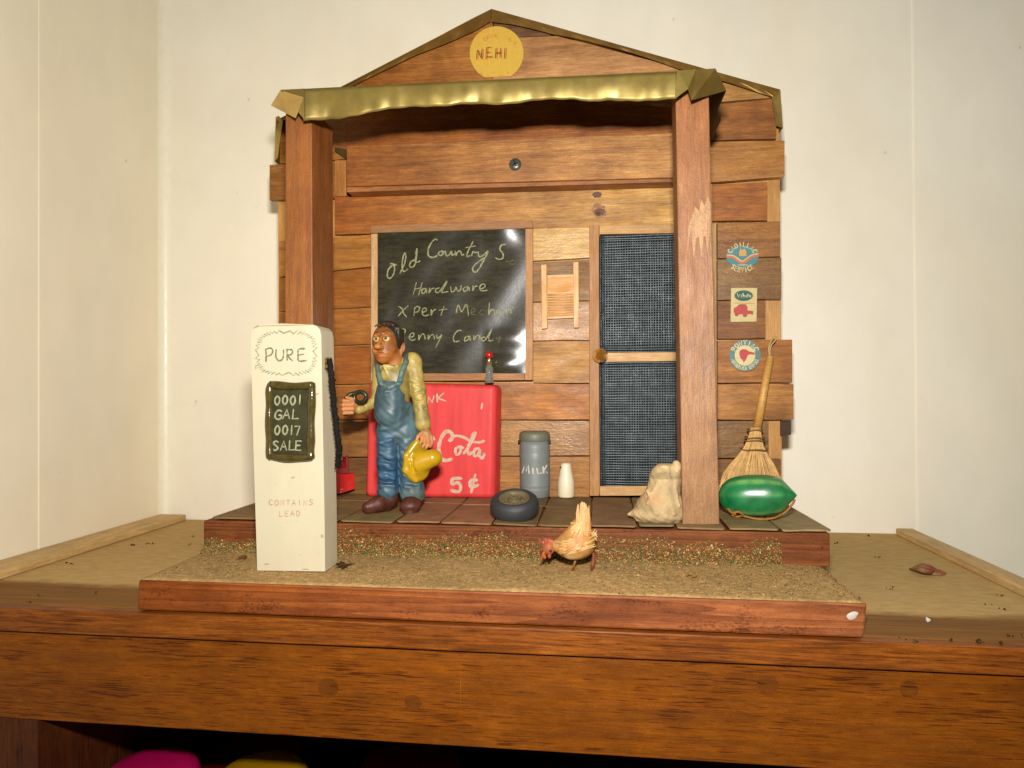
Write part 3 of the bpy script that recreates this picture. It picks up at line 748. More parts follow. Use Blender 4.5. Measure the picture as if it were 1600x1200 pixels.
# between window and door, and along under the window
plank(833, 356, 408, 921, 354, 403, (206, 166, 112), M_LACQ)
plank(833, 410, 472, 921, 405, 470, (138, 100, 58), M_BOARD)
plank(833, 473, 533, 921, 472, 532, (176, 128, 80), M_LACQ)
plank(833, 534, 599, 921, 533, 599, (186, 136, 82), M_BOARD)
plank(579, 595, 656, 921, 600, 656, (172, 110, 56), M_BOARD)
plank(641, 657, 713, 921, 657, 712, (164, 118, 70), M_LACQ)
plank(641, 714, 777, 921, 713, 777, (166, 114, 62), M_BOARD)
mb.prism([(1111.5, 772), (1120.5, 772), (1119.5, 350), (1111.5, 350)], YF - .10, .3, pc(196, 158, 104), M_TRIM, (0, 0, 1))
# knots in the band board
for kx, ky, kr, c_ in ((936, 329, 12, (150, 100, 54)), (937, 331, 7.5, (112, 72, 38)), (935, 334, 3.6, (70, 42, 22)), (933, 304, 6.5, (104, 66, 36))):
    ph = random.uniform(0, 6); q = []
    for a in np.linspace(0, 2 * math.pi, 22, endpoint=False):
        r_ = kr * (1 + .10 * math.sin(2 * a + ph) + .07 * math.sin(5 * a + 2 * ph) + random.uniform(-.08, .08)); q.append((kx + r_ * 1.0 * math.cos(a), ky + r_ * .85 * math.sin(a)))
    mb.poly3([PY(x, y, YF - .085 - .003 * (14 - kr)) for x, y in q[::-1]], pc(*c_), M_BOARD, None, (1, 0, 0))
mb.build('plank_wall', store, bevel=.035)

# porch beam with its screw
mb = MB()
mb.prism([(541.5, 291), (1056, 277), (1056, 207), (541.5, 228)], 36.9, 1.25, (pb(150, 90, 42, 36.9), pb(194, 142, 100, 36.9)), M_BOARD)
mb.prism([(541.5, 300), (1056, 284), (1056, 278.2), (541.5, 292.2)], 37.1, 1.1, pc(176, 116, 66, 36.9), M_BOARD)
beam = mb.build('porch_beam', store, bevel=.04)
mb = MB(); p = PY(805, 257, 36.88); r = .34
mb.lathe([(.0, .12), (.16, .11), (r * .8, .07), (r, .02), (r, -.05)], p, pc(112, 116, 108, 36.9), M_IRON, [[1, 0, 0], [0, 0, -1], [0, 1, 0]], 24)
for a in (.5, .5 + math.pi / 2):
    d = np.array([math.cos(a), 0, math.sin(a)]) * .17; sd = np.array([-math.sin(a), 0, math.cos(a)]) * .035
    mb.poly3([p + d + sd + (0, -.122, 0), p - d + sd + (0, -.122, 0), p - d - sd + (0, -.122, 0), p + d - sd + (0, -.122, 0)], (.02, .02, .02), M_DARK)
mb.build('screw', beam)
mb = MB(); mb.prism([(523, 307), (541, 306), (541, 250), (523, 250)], YF - .25, .3, pc(176, 118, 62), M_LACQ, (0, 0, 1)); mb.build('nailing_block', store, bevel=.03)
mb = MB(); mb.prism([(523, 236), (541, 248), (541, 233), (523, 230)], YF - .3, .05, pc(92, 74, 34), M_TIN); mb.build('tin_tab', store)

# posts
def post(f_tl, f_tr, f_br, f_bl, Y, depth, rgb):
    m_ = MB(); fr = [PY(*q, Y) for q in (f_bl, f_br, f_tr, f_tl)]
    m_.hexa(fr, [q + np.array([0, depth, 0]) for q in fr], pc(*rgb, Y, 1.05), M_POST, (0, 0, 1)); return m_
Ypo = 31.05
Xr = PY(488, 350, Ypo)[0]; ybk = PX(521, 350, Xr)[1] - Ypo
m_ = post((446, 168), (487, 168), (490, 838), (444, 838), Ypo, ybk, (188, 116, 54)); m_.build('post', store, bevel=.05)
m_ = post((1055, 118), (1107, 118), (1124.5, 820), (1066.5, 820), Ypo, 1.55, (194, 140, 94))
lo_, hi_ = pc(198, 148, 102, Ypo, 1.05), pc(196, 126, 74, Ypo, 1.05); m_.c = [lo_, lo_, hi_, hi_] * 2
pr = m_.build('post', store, bevel=.05)
mb = MB()                                          # bare wood worn into a fork shape near the top of the right post
fork = [(1074, 400), (1076, 372), (1080, 360), (1081, 372), (1084, 403), (1088, 372), (1092, 370), (1096, 404), (1099, 370), (1102, 368), (1106, 398), (1109, 368), (1110.5, 350), (1110, 318), (1106, 306), (1101, 322), (1096, 312), (1092, 330), (1086, 322), (1081, 340), (1075, 356)]
mb.poly3([PY(x, y, Ypo - .012) for x, y in fork[::-1]], pc(220, 172, 126, Ypo), M_POST, None, (0, 0, 1)); mb.build('bare_patch', pr)

# window: black film in a wooden frame
win = None
mb = MB(); tw = (192, 146, 98)
mb.prism([(579, 364.5), (832.5, 356.5), (832.5, 344), (579, 352)], YF - .22, .5, pc(166, 116, 70), M_TRIM)
mb.prism([(579.5, 596), (592.5, 596), (592.5, 364.8), (579.5, 365.2)], YF - .22, .5, pc(212, 172, 122), M_TRIM, (0, 0, 1))
mb.prism([(820, 594), (832.5, 594), (832.5, 357), (820, 357.4)], YF - .22, .5, pc(190, 138, 86), M_TRIM, (0, 0, 1))
mb.prism([(592.8, 596), (819.7, 594), (819.7, 581), (592.8, 584)], YF - .22, .5, pc(178, 124, 72), M_TRIM)
win = mb.build('window', store, bevel=.03)
mb = MB(); nx, nz = 60, 48; V = []; YV = YF - .28
def film_dY(u, v):
    e = max(0, (u - .86) / .14)
    d = -.07 * math.sin(u * 7 + v * 2.5) * math.sin(v * 5) * .5 - .02 * math.sin(u * 19 + v * 11)
    e = math.sin(math.pi * min(1, max(0, (u - .72) / .28))) ** 1.0
    for vc, vw, am in ((-.02, .13, .22), (.76, .06, .10), (.94, .07, .15)): d -= am * e * math.exp(-((v - vc) / vw) ** 2)
    return d
def film_pt(x, y, lift=0.0):
    u = (x - 590) / 231; yt = 363.5 - 6 * u; v = (y - yt) / (583 - yt)
    return PY(x, y, YV + film_dY(min(1, max(0, u)), min(1, max(0, v))) - lift)
for j in range(nz + 1):
    for i in range(nx + 1):
        u, v = i / nx, j / nz; x = 590 + 231 * u; yt = 363.5 - 6 * u; V.append(film_pt(x, yt + (583 - yt) * v))
mb.add(V, [((j + 1) * (nx + 1) + i, (j + 1) * (nx + 1) + i + 1, j * (nx + 1) + i + 1, j * (nx + 1) + i) for j in range(nz) for i in range(nx)], (0, 0, 0), M_FILM, None, True)
z4 = lambda x, y: (570 + x / 4.2857, 340 + y / 4.2857)
CH = pc(164, 166, 128); CHf = pc(98, 98, 76)
script = [
 [(185, 320), (160, 345), (150, 385), (165, 408), (190, 385), (200, 340), (190, 312), (170, 308), (215, 318)],
 [(235, 375), (262, 320), (275, 265), (268, 238), (255, 270), (250, 330), (262, 360), (290, 345)],
 [(335, 285), (310, 295), (300, 325), (320, 332), (340, 300), (350, 205), (342, 260), (345, 300), (370, 290)],
 [(485, 150), (470, 145), (445, 170), (425, 215), (428, 255), (455, 268), (485, 255)],
 [(510, 225), (492, 240), (505, 255), (525, 240), (515, 222), (540, 235)],
 [(540, 225), (545, 255), (565, 250), (580, 225), (585, 250), (600, 245)],
 [(605, 225), (610, 255), (620, 232), (640, 225), (650, 250), (665, 245)],
 [(725, 160), (690, 230), (685, 260), (705, 255)], [(675, 202), (740, 190)],
 [(715, 255), (725, 230), (740, 235), (755, 232)],
 [(760, 230), (765, 260), (790, 255), (825, 225), (800, 280), (760, 350), (735, 365), (722, 340), (750, 305), (800, 270)],
 [(945, 180), (915, 185), (905, 215), (925, 240), (925, 270), (900, 280), (875, 270)],
 [(345, 435), (325, 515)], [(385, 435), (360, 520)], [(335, 480), (375, 470)],
 [(410, 475), (385, 480), (383, 505), (400, 505), (412, 480), (415, 505)], [(435, 470), (430, 505), (445, 480), (465, 472)],
 [(500, 470), (475, 480), (478, 500), (500, 495), (550, 425), (530, 470), (515, 500), (560, 495)],
 [(575, 460), (580, 495), (600, 490), (610, 465), (620, 490), (640, 485), (645, 455)],
 [(690, 462), (665, 470), (660, 490), (680, 492), (695, 465), (700, 490)], [(725, 455), (722, 490), (735, 465), (755, 458)],
 [(770, 480), (800, 468), (805, 450), (785, 447), (770, 465), (778, 488), (800, 490), (820, 485)],
 [(225, 595), (250, 610), (260, 640), (280, 665)], [(290, 590), (250, 630), (225, 660)],
 [(335, 600), (328, 660)], [(330, 615), (350, 595), (368, 605), (355, 630), (330, 635)],
 [(385, 635), (410, 625), (410, 608), (390, 610), (385, 640), (400, 658), (430, 650)], [(445, 615), (445, 655), (455, 628), (475, 615)],
 [(530, 595), (510, 655)], [(495, 620), (550, 612)],
 [(612, 640), (625, 585), (650, 630), (680, 580), (695, 655)],
 [(835, 570), (830, 650), (845, 620), (865, 620), (870, 650)], [(905, 615), (885, 625), (885, 645), (905, 635), (908, 615), (912, 645)],
 [(945, 615), (945, 640), (955, 620), (975, 615), (980, 640)], [(990, 598), (996, 612)],
 [(250, 745), (270, 750), (268, 772), (250, 780)], [(248, 745), (240, 815)],
 [(300, 800), (325, 795), (328, 775), (308, 778), (298, 805), (315, 822), (340, 815)],
 [(362, 785), (362, 820), (375, 790), (395, 780), (405, 815)], [(425, 785), (425, 815), (440, 790), (460, 785), (468, 815)],
 [(480, 785), (490, 810), (515, 785), (500, 820), (475, 870)],
 [(650, 755), (620, 760), (595, 795), (600, 830), (635, 825)], [(700, 795), (675, 800), (668, 825), (690, 820), (703, 795), (708, 825)],
 [(730, 790), (732, 820), (745, 795), (765, 790), (772, 818)],
 [(805, 800), (785, 805), (785, 825), (810, 815), (850, 745), (830, 800), (835, 825), (860, 820)],
]
faint = [[(945, 295), (965, 290)], [(985, 285), (970, 305), (990, 315), (1010, 300), (1000, 285), (985, 288)],
 [(710, 635), (735, 628), (735, 612), (715, 615), (712, 645), (740, 650)], [(800, 615), (775, 625), (770, 645), (795, 650)], [(880, 800), (890, 815), (910, 795), (895, 840)]]
fs = lambda x, y: film_pt(x, y, .022)
write(mb, script[:12], z4, fs, .082, FRONT, CH, M_CHALK, jit=.3)
write(mb, script[12:], z4, fs, .066, FRONT, CH, M_CHALK, jit=.25)
write(mb, faint, z4, fs, .075, FRONT, CHf, M_CHALK, jit=.25)
mb.build('pane', win)

# screen door
mb = MB(); dc = (196, 148, 92)
mb.prism([(921.5, 775), (936.5, 775), (936, 351), (920.5, 352)], YF - .16, .4, pc(182, 130, 76), M_TRIM, (0, 0, 1))
mb.prism([(936.8, 366), (1062, 364), (1062, 349.5), (936.4, 352)], YF - .14, .36, pc(206, 160, 100), M_TRIM)
mb.prism([(937, 566), (1064, 564), (1064, 550), (937, 551)], YF - .14, .36, pc(214, 170, 116), M_TRIM)
mb.prism([(937.3, 775), (1070, 774), (1070, 759), (937.2, 760)], YF - .14, .36, pc(206, 162, 108), M_TRIM)
mb.prism([(1066, 775), (1080, 775), (1078, 349), (1064, 349)], YF - .16, .4, pc(182, 130, 76), M_TRIM, (0, 0, 1))
door = mb.build('screen_door', store, bevel=.03)
for (xa, ya, xb, yb) in ((937, 363.5, 1066, 552), (937.5, 564, 1067, 761)):
    mb = MB(); a = PY(xa, yb, YF + .0); b = PY(xb, ya, YF + .0)
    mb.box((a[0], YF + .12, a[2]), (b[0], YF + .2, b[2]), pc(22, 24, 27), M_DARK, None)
    wcol = pc(88, 99, 106)
    nxw = 33; nzw = int(round((b[2] - a[2]) / (b[0] - a[0]) * nxw * 1.0))
    for i in range(nxw):                             # the woven wires
        X = a[0] + (i + .5) * (b[0] - a[0]) / nxw + random.uniform(-.01, .01); w = .033 + random.uniform(-.004, .006)
        pts = [(X + .012 * math.sin(t * 9 + i), YF + .02 + .012 * (-1) ** (i + k), a[2] + t * (b[2] - a[2])) for k, t in enumerate(np.linspace(0, 1, 14))]
        mb.tube(pts, w, np.array(wcol) * random.uniform(.8, 1.25), M_WIRE, 6)
    for i in range(nzw):
        Z = a[2] + (i + .5) * (b[2] - a[2]) / nzw + random.uniform(-.012, .012)
        pts = [(a[0] + t * (b[0] - a[0]), YF + .02 - .012 * (-1) ** (i + k), Z + .01 * math.sin(t * 7 + i)) for k, t in enumerate(np.linspace(0, 1, 12))]
        mb.tube(pts, .047 + random.uniform(-.005, .006), np.array(wcol) * random.uniform(.7, 1.1), M_WIRE, 6)
    mb.build('screen', door)
mb = MB(); p = PY(938, 555, YF - .45); r = .43
mb.lathe([(.01, .34), (.2, .31), (.34, .2), (r, .02), (.36, -.16), (.2, -.26), (.14, -.42), (.01, -.43)], p, (.6, .3, .03), M_AMBER, [[1, 0, 0], [0, 0, -1], [0, 1, 0]], 28)
mb.build('door_knob', door)

# porch roof of folded brass tin
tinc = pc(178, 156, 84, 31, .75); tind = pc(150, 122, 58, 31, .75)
mb = MB()
xs = np.linspace(474, 1058, 150)
topy = np.interp(xs, [440, 560, 760, 1063], [141, 135, 126, 112])
boty = np.interp(xs, [474, 500, 530, 560, 600, 650, 700, 760, 800, 850, 900, 922, 950, 1000, 1040, 1058], [187, 187, 186, 181, 173, 166, 165, 163, 161.5, 157, 156, 159, 156, 157, 157, 155])
crease = [474, 514, 560, 632, 685, 747, 785, 838, 885, 950, 1010, 1058]
cy = [-.04, .30, -.06, .07, -.02, .17, .03, .08, -.04, .15, .02, .05]
V = []; NR = 8
for i, x in enumerate(xs):
    dY = np.interp(x, crease, cy); boty[i] += 1.3 * math.sin(x * .041 + 1.1 * math.sin(x * .017)) + .5 * math.sin(x * .19 + 2 * math.sin(x * .013))
    for k in range(NR):
        t = k / (NR - 1)
        Y = 30.22 + dY * (.25 + .75 * t ** 1.1) - .10 * math.sin(t * math.pi) * .6 + .018 * math.sin(x * .09 + t * 3) + .012 * math.sin(x * .23)
        V.append(PY(x, topy[i] + (boty[i] - topy[i]) * t, Y))
n = len(xs)
mb.add(V, [(i * NR + k + 1, (i + 1) * NR + k + 1, (i + 1) * NR + k, i * NR + k) for i in range(n - 1) for k in range(NR - 1)], tinc, M_TIN, None, True)
# left end: the corner folded round
a, b, c, d, e, f_ = PY(439, 141, 30.4), PY(424, 165, 31.4), PY(462, 184.5, 30.25), PY(466, 175, 30.12), PY(476, 187, 30.1), PY(475, 152, 29.95)
lt = pc(206, 176, 104, 31, .5)
mb.poly3([a, b, c, d, f_], lt, M_TIN); mb.poly3([f_, d, e], tinc, M_TIN); mb.poly3([a, f_, PY(476, 139, 30.25)], tinc, M_TIN)
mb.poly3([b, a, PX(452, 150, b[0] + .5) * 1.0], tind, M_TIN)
# right end
A_, B_, C2, D2, E2, F2 = PY(1058, 111, 30.2), PY(1117, 107, 30.3), PY(1134, 142, 31.2), PY(1080, 157, 30.1), PY(1075, 139.5, 30.05), PY(1054, 155, 30.1)
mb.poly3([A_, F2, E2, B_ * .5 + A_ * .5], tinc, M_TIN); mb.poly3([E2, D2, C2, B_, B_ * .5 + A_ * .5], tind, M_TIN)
XE = C2[0]
mb.poly3([B_, C2] + [PX(x, y, XE + dx) for x, y, dx in ((1121, 172, 0), (1126, 188, .1), (1112, 216, 0), (1104, 205, 0))] + [PX(1104, 120, XE - .2)], pc(96, 72, 30, 33), M_TIN)
# sheet running back to the wall
q0, q1 = PY(440, 141, 30.3), PY(1117, 108, 30.3)
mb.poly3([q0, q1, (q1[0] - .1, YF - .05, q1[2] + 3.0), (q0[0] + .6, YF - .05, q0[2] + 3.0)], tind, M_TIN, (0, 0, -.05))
proof = mb.build('porch_roof', store)
so = proof.modifiers.new('sheet', 'SOLIDIFY'); so.thickness = .025 * S; so.offset = 1

# main roof: two brass sheets with a turned-down front edge
pk, le, re = PY(768, 14, YF - .35), PY(431, 188, YF - .35), PY(1219, 140, YF - .35)
mb = MB(); back = np.array([0, 43.6 - YF + .35, 0])
mb.poly3([pk, le, le + back, pk + back], tind, M_TIN, (0, 0, -.06)); mb.poly3([pk, pk + back, re + back, re], tind, M_TIN, (0, 0, -.06))
roof = mb.build('roof', store)
mb = MB()
YE = YF - .37
lt_top = [(768, 14), (740, 28), (700, 49), (650, 77), (600, 104), (545, 133), (500, 156), (431, 188)]
lt_bot = [(767, 33), (742, 48), (700, 67), (650, 86), (600, 110), (545, 137), (500, 160), (433, 193)]
rt_top = [(768, 14), (800, 23), (840, 34), (900, 51), (960, 68), (1010, 82), (1063, 97), (1100, 107), (1150, 121), (1219, 140)]
rt_bot = [(768, 34), (800, 38), (828, 44), (862, 53), (900, 60), (940, 70), (985, 82), (1010, 90), (1062, 108), (1100, 117), (1150, 133), (1205, 151), (1213, 150)]
def band(top, bot, n=26):
    tx = np.array(top, float); bx = np.array(bot, float); V = []
    for i in range(n + 1):
        u = i / n
        def at(A):
            k = u * (len(A) - 1); j = min(int(k), len(A) - 2); return A[j] + (A[j + 1] - A[j]) * (k - j)
        p, q = at(tx), at(bx)
        w1 = .022 * math.sin(i * .8) + .012 * math.sin(i * 2.1); V += [PY(p[0], p[1], YE + .02), PY((p[0] + q[0]) / 2, (p[1] + q[1]) / 2, YE - .008 + w1 * .4), PY(q[0], q[1], YE - .02 - w1 * .6)]
    return V, [(3 * i + k, 3 * i + k + 1, 3 * i + k + 4, 3 * i + k + 3) for i in range(n) for k in (0, 1)]
V, Fc = band(lt_top, lt_bot, 60); mb.add(V, Fc, pc(158, 116, 50), M_TIN)
V, Fc = band(rt_top, rt_bot, 60); mb.add(V, Fc, pc(166, 126, 60), M_TIN)
mb.poly3([PY(1205, 149, YE), PY(1213, 197, YE - .05), PY(1223, 200, YE), PY(1219, 140, YE)], pc(170, 142, 76), M_TIN)
mb.poly3([PY(1223, 200, YE), PY(1219, 140, YE), PY(1219, 140, YE) + (0, 4, 0), PY(1223, 200, YE) + (0, 4, 0)], tind, M_TIN)
mb.poly3([PY(431, 183, YE), PY(429, 252, YE), PY(434, 247, YE - .1), PY(437, 222, YE - .15), PY(442, 190, YE - .1), PY(436, 181, YE)], pc(196, 164, 92), M_TIN)
mb.poly3([PY(431, 183, YE), PY(429, 252, YE), PY(429, 252, YE) + (0, 4, 0), PY(431, 183, YE) + (0, 4, 0)], tind, M_TIN)
ed = mb.build('roof_edge', roof); so = ed.modifiers.new('sheet', 'SOLIDIFY'); so.thickness = .025 * S; so.offset = 0

# ================================================================== SIGNS ON THE STORE
def sign_root(name, label, cat, p): return thing(name, label, cat, p)
YS = YF - .10
mb = MB(); yel = pc(243, 198, 84)
mb.prism(disc_px(776, 83, 42, 42, 56, lambda x: 121.5 - (x - 750) * .06), YS, .05, yel, M_STICK, None)
z7 = lambda x, y: (700 + x / 10, 20 + y / 10); sf = onY(YS - .012); sf2 = onY(YS - .016)
gr, rd = pc(92, 86, 42), pc(226, 106, 50)
for st in ([[(445, 725), (458, 580)], [(462, 590), (522, 715)], [(520, 715), (533, 565)]], [[(590, 725), (603, 542), (660, 540)], [(600, 622), (645, 615)], [(592, 690), (690, 688)]], [[(742, 712), (752, 552)], [(812, 700), (820, 552)], [(746, 632), (816, 622)]], [[(880, 712), (892, 552)]]):
    write(mb, [[(x + 22, y + 6) for x, y in s_] for s_ in st], z7, sf, .060, FRONT, rd, M_INK, False)
    write(mb, st, z7, sf2, .052, FRONT, gr, M_INK, False)
arc_text(mb, 'DRINK', 776, 84, (26, 26), (32, 32), 133, 86, sf, .030, pc(232, 140, 58), M_INK)
letters(mb, '5', [945], 395, 450, 40, z7, sf, .03, FRONT, pc(196, 158, 66), M_INK)
write(mb, [[(1068, 455), (1035, 460), (1030, 488), (1065, 490)], [(1058, 435), (1045, 505)]], z7, sf, .028, FRONT, pc(196, 158, 66), M_INK)
for x, y in ((525, 945), (630, 978), (820, 975), (935, 935)):
    write(mb, [[(x - 12, y - 18), (x, y + 10), (x + 14, y + 2)]], z7, sf, .03, FRONT, pc(228, 150, 60), M_INK)
p = PY(776, 121, YS)
tag(mb.build('round_sign', None, p), 'round yellow hand lettered drink sign under the roof peak', 'sign')

mb = MB(); cx, cy_ = 1160, 401                      # round blue sticker
blue, cream = pc(84, 146, 158), pc(222, 206, 150)
sY = YF - .16
mb.prism(disc_px(cx, cy_, 25.5, 17.5), sY, .02, blue, M_STICK, None)
s1, s2 = onY(sY - .012), onY(sY - .018)
arc_text(mb, 'CADILLAC', cx, cy_, (18.5, 15.5), (25, 22.5), 162, 18, s1, .062, cream, M_STICK)
arc_text(mb, 'SERVICE', cx, cy_, (19, 17), (25, 25), 222, 318, s1, .062, cream, M_STICK, True)
write(mb, [[(1136, 401), (1146, 402), (1154, 408), (1160, 411), (1167, 407), (1175, 401), (1185, 399)]], lambda x, y: (x, y), s2, .13, FRONT, pc(224, 118, 76), M_STICK)
write(mb, [[(1136, 398.5), (1146, 399.5), (1154, 405), (1160, 408), (1167, 404), (1175, 398.5), (1185, 396.5)]], lambda x, y: (x, y), s2, .07, FRONT, cream, M_STICK)
mb.poly3([s2(x, y) for x, y in ((1155, 400), (1166, 400), (1166, 393), (1163, 388), (1160, 391), (1157, 388), (1155, 393))], pc(228, 176, 96), M_STICK)
write(mb, [[(1153, 414), (1168, 414)]], lambda x, y: (x, y), s2, .05, FRONT, cream, M_STICK, False)
tag(mb.build('sticker', None, PY(cx, cy_ + 24, sY)), 'round blue car service sticker with a chevron, topmost of the three stickers', 'sticker', 'stickers beside the right post')
mb = MB(); sY = YF - .12; s1, s2, s3 = onY(sY - .012), onY(sY - .018), onY(sY - .024)
mb.prism([(1141.5, 503), (1182, 502.5), (1183, 450), (1142.5, 450)], sY, .02, pc(226, 208, 150), M_STICK, None)
mb.poly3([s1(x, y) for x, y in disc_px(1162, 462, 14.5, 8.5, 30)], pc(70, 116, 100), M_STICK)
mb.poly3([s2(x, y) for x, y in disc_px(1162, 462, 12.8, 7.0, 30)], pc(50, 98, 84), M_STICK)
wt = [[(1152, 458.5), (1154, 464.5), (1156, 460), (1158, 464.5), (1160, 458.5)], [(1161.5, 458), (1161, 464.5)], [(1161.3, 462), (1163.5, 461.2), (1164, 464.5)], [(1166, 461.5), (1166, 464.5)], [(1168.5, 459), (1168.3, 464.5)], [(1167.3, 461), (1170, 461)], [(1171, 463), (1173.3, 462), (1172, 460.8), (1170.8, 463), (1173.5, 464.5)]]
write(mb, wt, lambda x, y: (x, y), s3, .042, FRONT, pc(232, 226, 196), M_STICK, False)
write(mb, [[(1146, 473.5), (1179, 474)]], lambda x, y: (x, y), s1, .05, FRONT, pc(222, 160, 96), M_STICK, False)
tr = [(1146, 488), (1147, 481), (1152, 479), (1153, 476.5), (1165, 476.5), (1168, 479), (1168, 485), (1177, 486), (1177, 490), (1168, 491), (1165, 493), (1160, 491), (1152, 492)]
mb.poly3([s1(x, y) for x, y in tr[::-1]], pc(204, 70, 66), M_STICK)
write(mb, [[(1155, 476.2), (1166, 476.2)]], lambda x, y: (x, y), s2, .06, FRONT, pc(70, 90, 84), M_STICK, False)
for x, y, r in ((1151, 491, 3.2), (1164, 492, 3.6), (1175, 489.5, 2.2)):
    mb.poly3([s2(*q) for q in disc_px(x, y, r, r, 18)], pc(178, 84, 78), M_STICK)
tag(mb.build('sticker', None, PY(1162, 503, sY)), 'small rectangular cream sticker with a green oval over a red tractor', 'sticker', 'stickers beside the right post')
mb = MB(); cx, cy_ = 1164, 555.5; sY = YF - .20; s1, s2, s3 = onY(sY - .012), onY(sY - .018), onY(sY - .024)
mb.prism(disc_px(cx, cy_, 24.5, 24.5), sY, .02, pc(104, 142, 142), M_STICK, None)
mb.poly3([s1(*q) for q in disc_px(cx, cy_, 16, 16, 40)], pc(236, 222, 172), M_STICK)
arc_text(mb, 'PONTIAC', cx, cy_, (16.8, 16.8), (23.5, 23.5), 160, 20, s2, .062, pc(234, 224, 182), M_STICK)
arc_text(mb, 'AUTHORIZED SERVICE', cx, cy_, (17.5, 17.5), (22.8, 22.8), 196, 344, s2, .036, pc(234, 224, 182), M_STICK, True)
hd = [(1155, 553), (1156, 548), (1160, 545.5), (1166, 546), (1170, 549), (1179, 551), (1179, 554.5), (1171, 553.5), (1168, 556), (1167, 559), (1165, 563), (1162, 566.5), (1160, 562), (1157, 560)]
mb.poly3([s2(x, y) for x, y in hd[::-1]], pc(206, 74, 74), M_STICK)
tag(mb.build('sticker', None, PY(cx, cy_ + 24, sY)), 'round cream and teal sticker with a red head, lowest of the three stickers', 'sticker', 'stickers beside the right post')

# ================================================================== GAS PUMP
YU = 27.1
pump = thing('gas_pump', 'tall white wooden toy gas pump at the left of the base board', 'gas pump', PY(455, 892, YU))
mb = MB(); wcol = pc(251, 242, 216, 27.3, .66)
xr = PY(505, 700, YU)[0]; ybk = PX(527, 880, PY(508, 880, YU)[0])[1]
fr = [(402, 893), (508, 893), (507, 800), (504, 640), (502, 525), (500, 515), (495, 509.5), (487, 507), (440, 505.5), (408, 507), (399, 510), (394, 516), (392, 526), (396, 700)]
frp = [PY(x, y, YU) for x, y in fr]; frp = [np.array([q[0], q[1], max(q[2], ZB + .01)]) for q in frp]
mb.poly3(frp, wcol, M_WHITE, (0, ybk - YU, 0), None)
zz = lambda x, y: (370 + x / 2.79, 480 + y / 2.79); su = onY(YU - .012); su2 = onY(YU - .010)
pen = pc(184, 188, 152, 27.1, .7)
write(mb, [[(127, 238), (128, 205), (126, 182)], [(124, 184), (148, 178), (157, 192), (148, 208), (130, 214)], [(172, 184), (170, 212), (178, 230), (192, 232), (202, 218), (204, 186)], [(220, 232), (219, 205), (220, 184)], [(216, 184), (240, 186), (243, 198), (234, 208), (220, 210), (244, 234)], [(297, 180), (270, 184), (268, 208), (271, 234), (304, 232)], [(269, 208), (292, 205)]], zz, su, .062, FRONT, pc(150, 152, 122, 27.1, .7), M_CHALK, True, .4)
ring_ = []
def rr(t):                                          # rounded rectangle round PURE
    cx, cy_, ax, ay = 216, 200, 126, 92
    c, s_ = math.cos(t), math.sin(t); return cx + ax * math.copysign(abs(c) ** .62, c), cy_ + ay * math.copysign(abs(s_) ** .62, s_)
K = 88
for i in range(K + 1):
    t = 2 * math.pi * i / K + .4; x, y = rr(t); k = 1 + (.07 if i % 2 else -.07) * random.uniform(.6, 1.3); ring_.append((216 + (x - 216) * k, 200 + (y - 200) * k))
write(mb, [ring_], zz, su2, .052, FRONT, pen, M_CHALK, False, .4)
pink = pc(240, 190, 166, 27.1, .75)
letters(mb, 'CONTAINS', [140 + i * 25 for i in range(8)], 840, 863, 17, zz, su, .035, FRONT, pink, M_INK, 0, 2)
letters(mb, 'LEAD', [184 + i * 25 for i in range(4)], 889, 912, 17, zz, su, .035, FRONT, pink, M_INK, 0, 2)
for x, y, w_, h_ in ((245, 742, 10, 5), (372, 998, 7, 9), (345, 378, 14, 3), (82, 262, 4, 12), (130, 1120, 16, 4), (300, 1142, 22, 3)):   # scuffs
    mb.poly3([su2(*zz(x + w_ * math.cos(a) * random.uniform(.6, 1.2), y + h_ * math.sin(a) * random.uniform(.6, 1.2))) for a in np.linspace(2 * math.pi, 0, 11, endpoint=False)], pc(222, 204, 160, 27.1, .7), M_WHITE)
for q0, q1 in (((400, 508.6), (490, 506.4)), ((396, 512), (404, 508.3))):
    mb.stroke([PY(q0[0], q0[1] + .9, YU - .013), PY((q0[0] + q1[0]) / 2, (q0[1] + q1[1]) / 2 + .9, YU - .013), PY(q1[0], q1[1] + .9, YU - .013)], .05, FRONT, pc(226, 186, 110, 27.1, .7), M_WHITE, .5)
bo = mb.build('body', pump, bevel=.12)
bo.modifiers['edge'].segments = 4
mb = MB()
q = [zz(x, y) for x, y in ((150, 345), (320, 345), (318, 655), (148, 650))]
mb.prism([q[3], q[2], q[1], q[0]], YU - .10, .10, pc(80, 80, 42, 27.1), M_GLAZE, None)
ring_ = [zz(x, y) for x, y in ((152, 338), (235, 344), (318, 342), (328, 352), (326, 430), (324, 520), (323, 600), (322, 640), (312, 655), (230, 658), (160, 650), (145, 640), (142, 560), (142, 470), (143, 390), (145, 345), (152, 338))]
mb.tube([PY(x, y, YU - .13) for x, y in smooth_pts(ring_, 4)], .165 + .018 * np.sin(np.arange(65) * .9), pc(112, 98, 46, 27.1), M_PUFF, 12)
su = onY(YU - .115); wt = pc(214, 212, 178, 27.1, .9)
letters(mb, '0001', [164, 198, 232, 262], 385, 424, 24, zz, su, .075, FRONT, wt, M_INK, .05, 2)
letters(mb, 'GAL', [164, 200, 240], 448, 488, 30, zz, su, .075, FRONT, wt, M_INK, .1, 2)
letters(mb, '0017', [164, 198, 226, 250], 516, 556, 24, zz, su, .075, FRONT, wt, M_INK, .05, 2)
letters(mb, 'SALE', [155, 190, 226, 254], 582, 622, 27, zz, su, .075, FRONT, wt, M_INK, .05, 2)
mb.build('display', pump)
mb = MB()                                           # fuzzy black hose down the side
xs_ = PY(512, 700, YU)[0] + .22
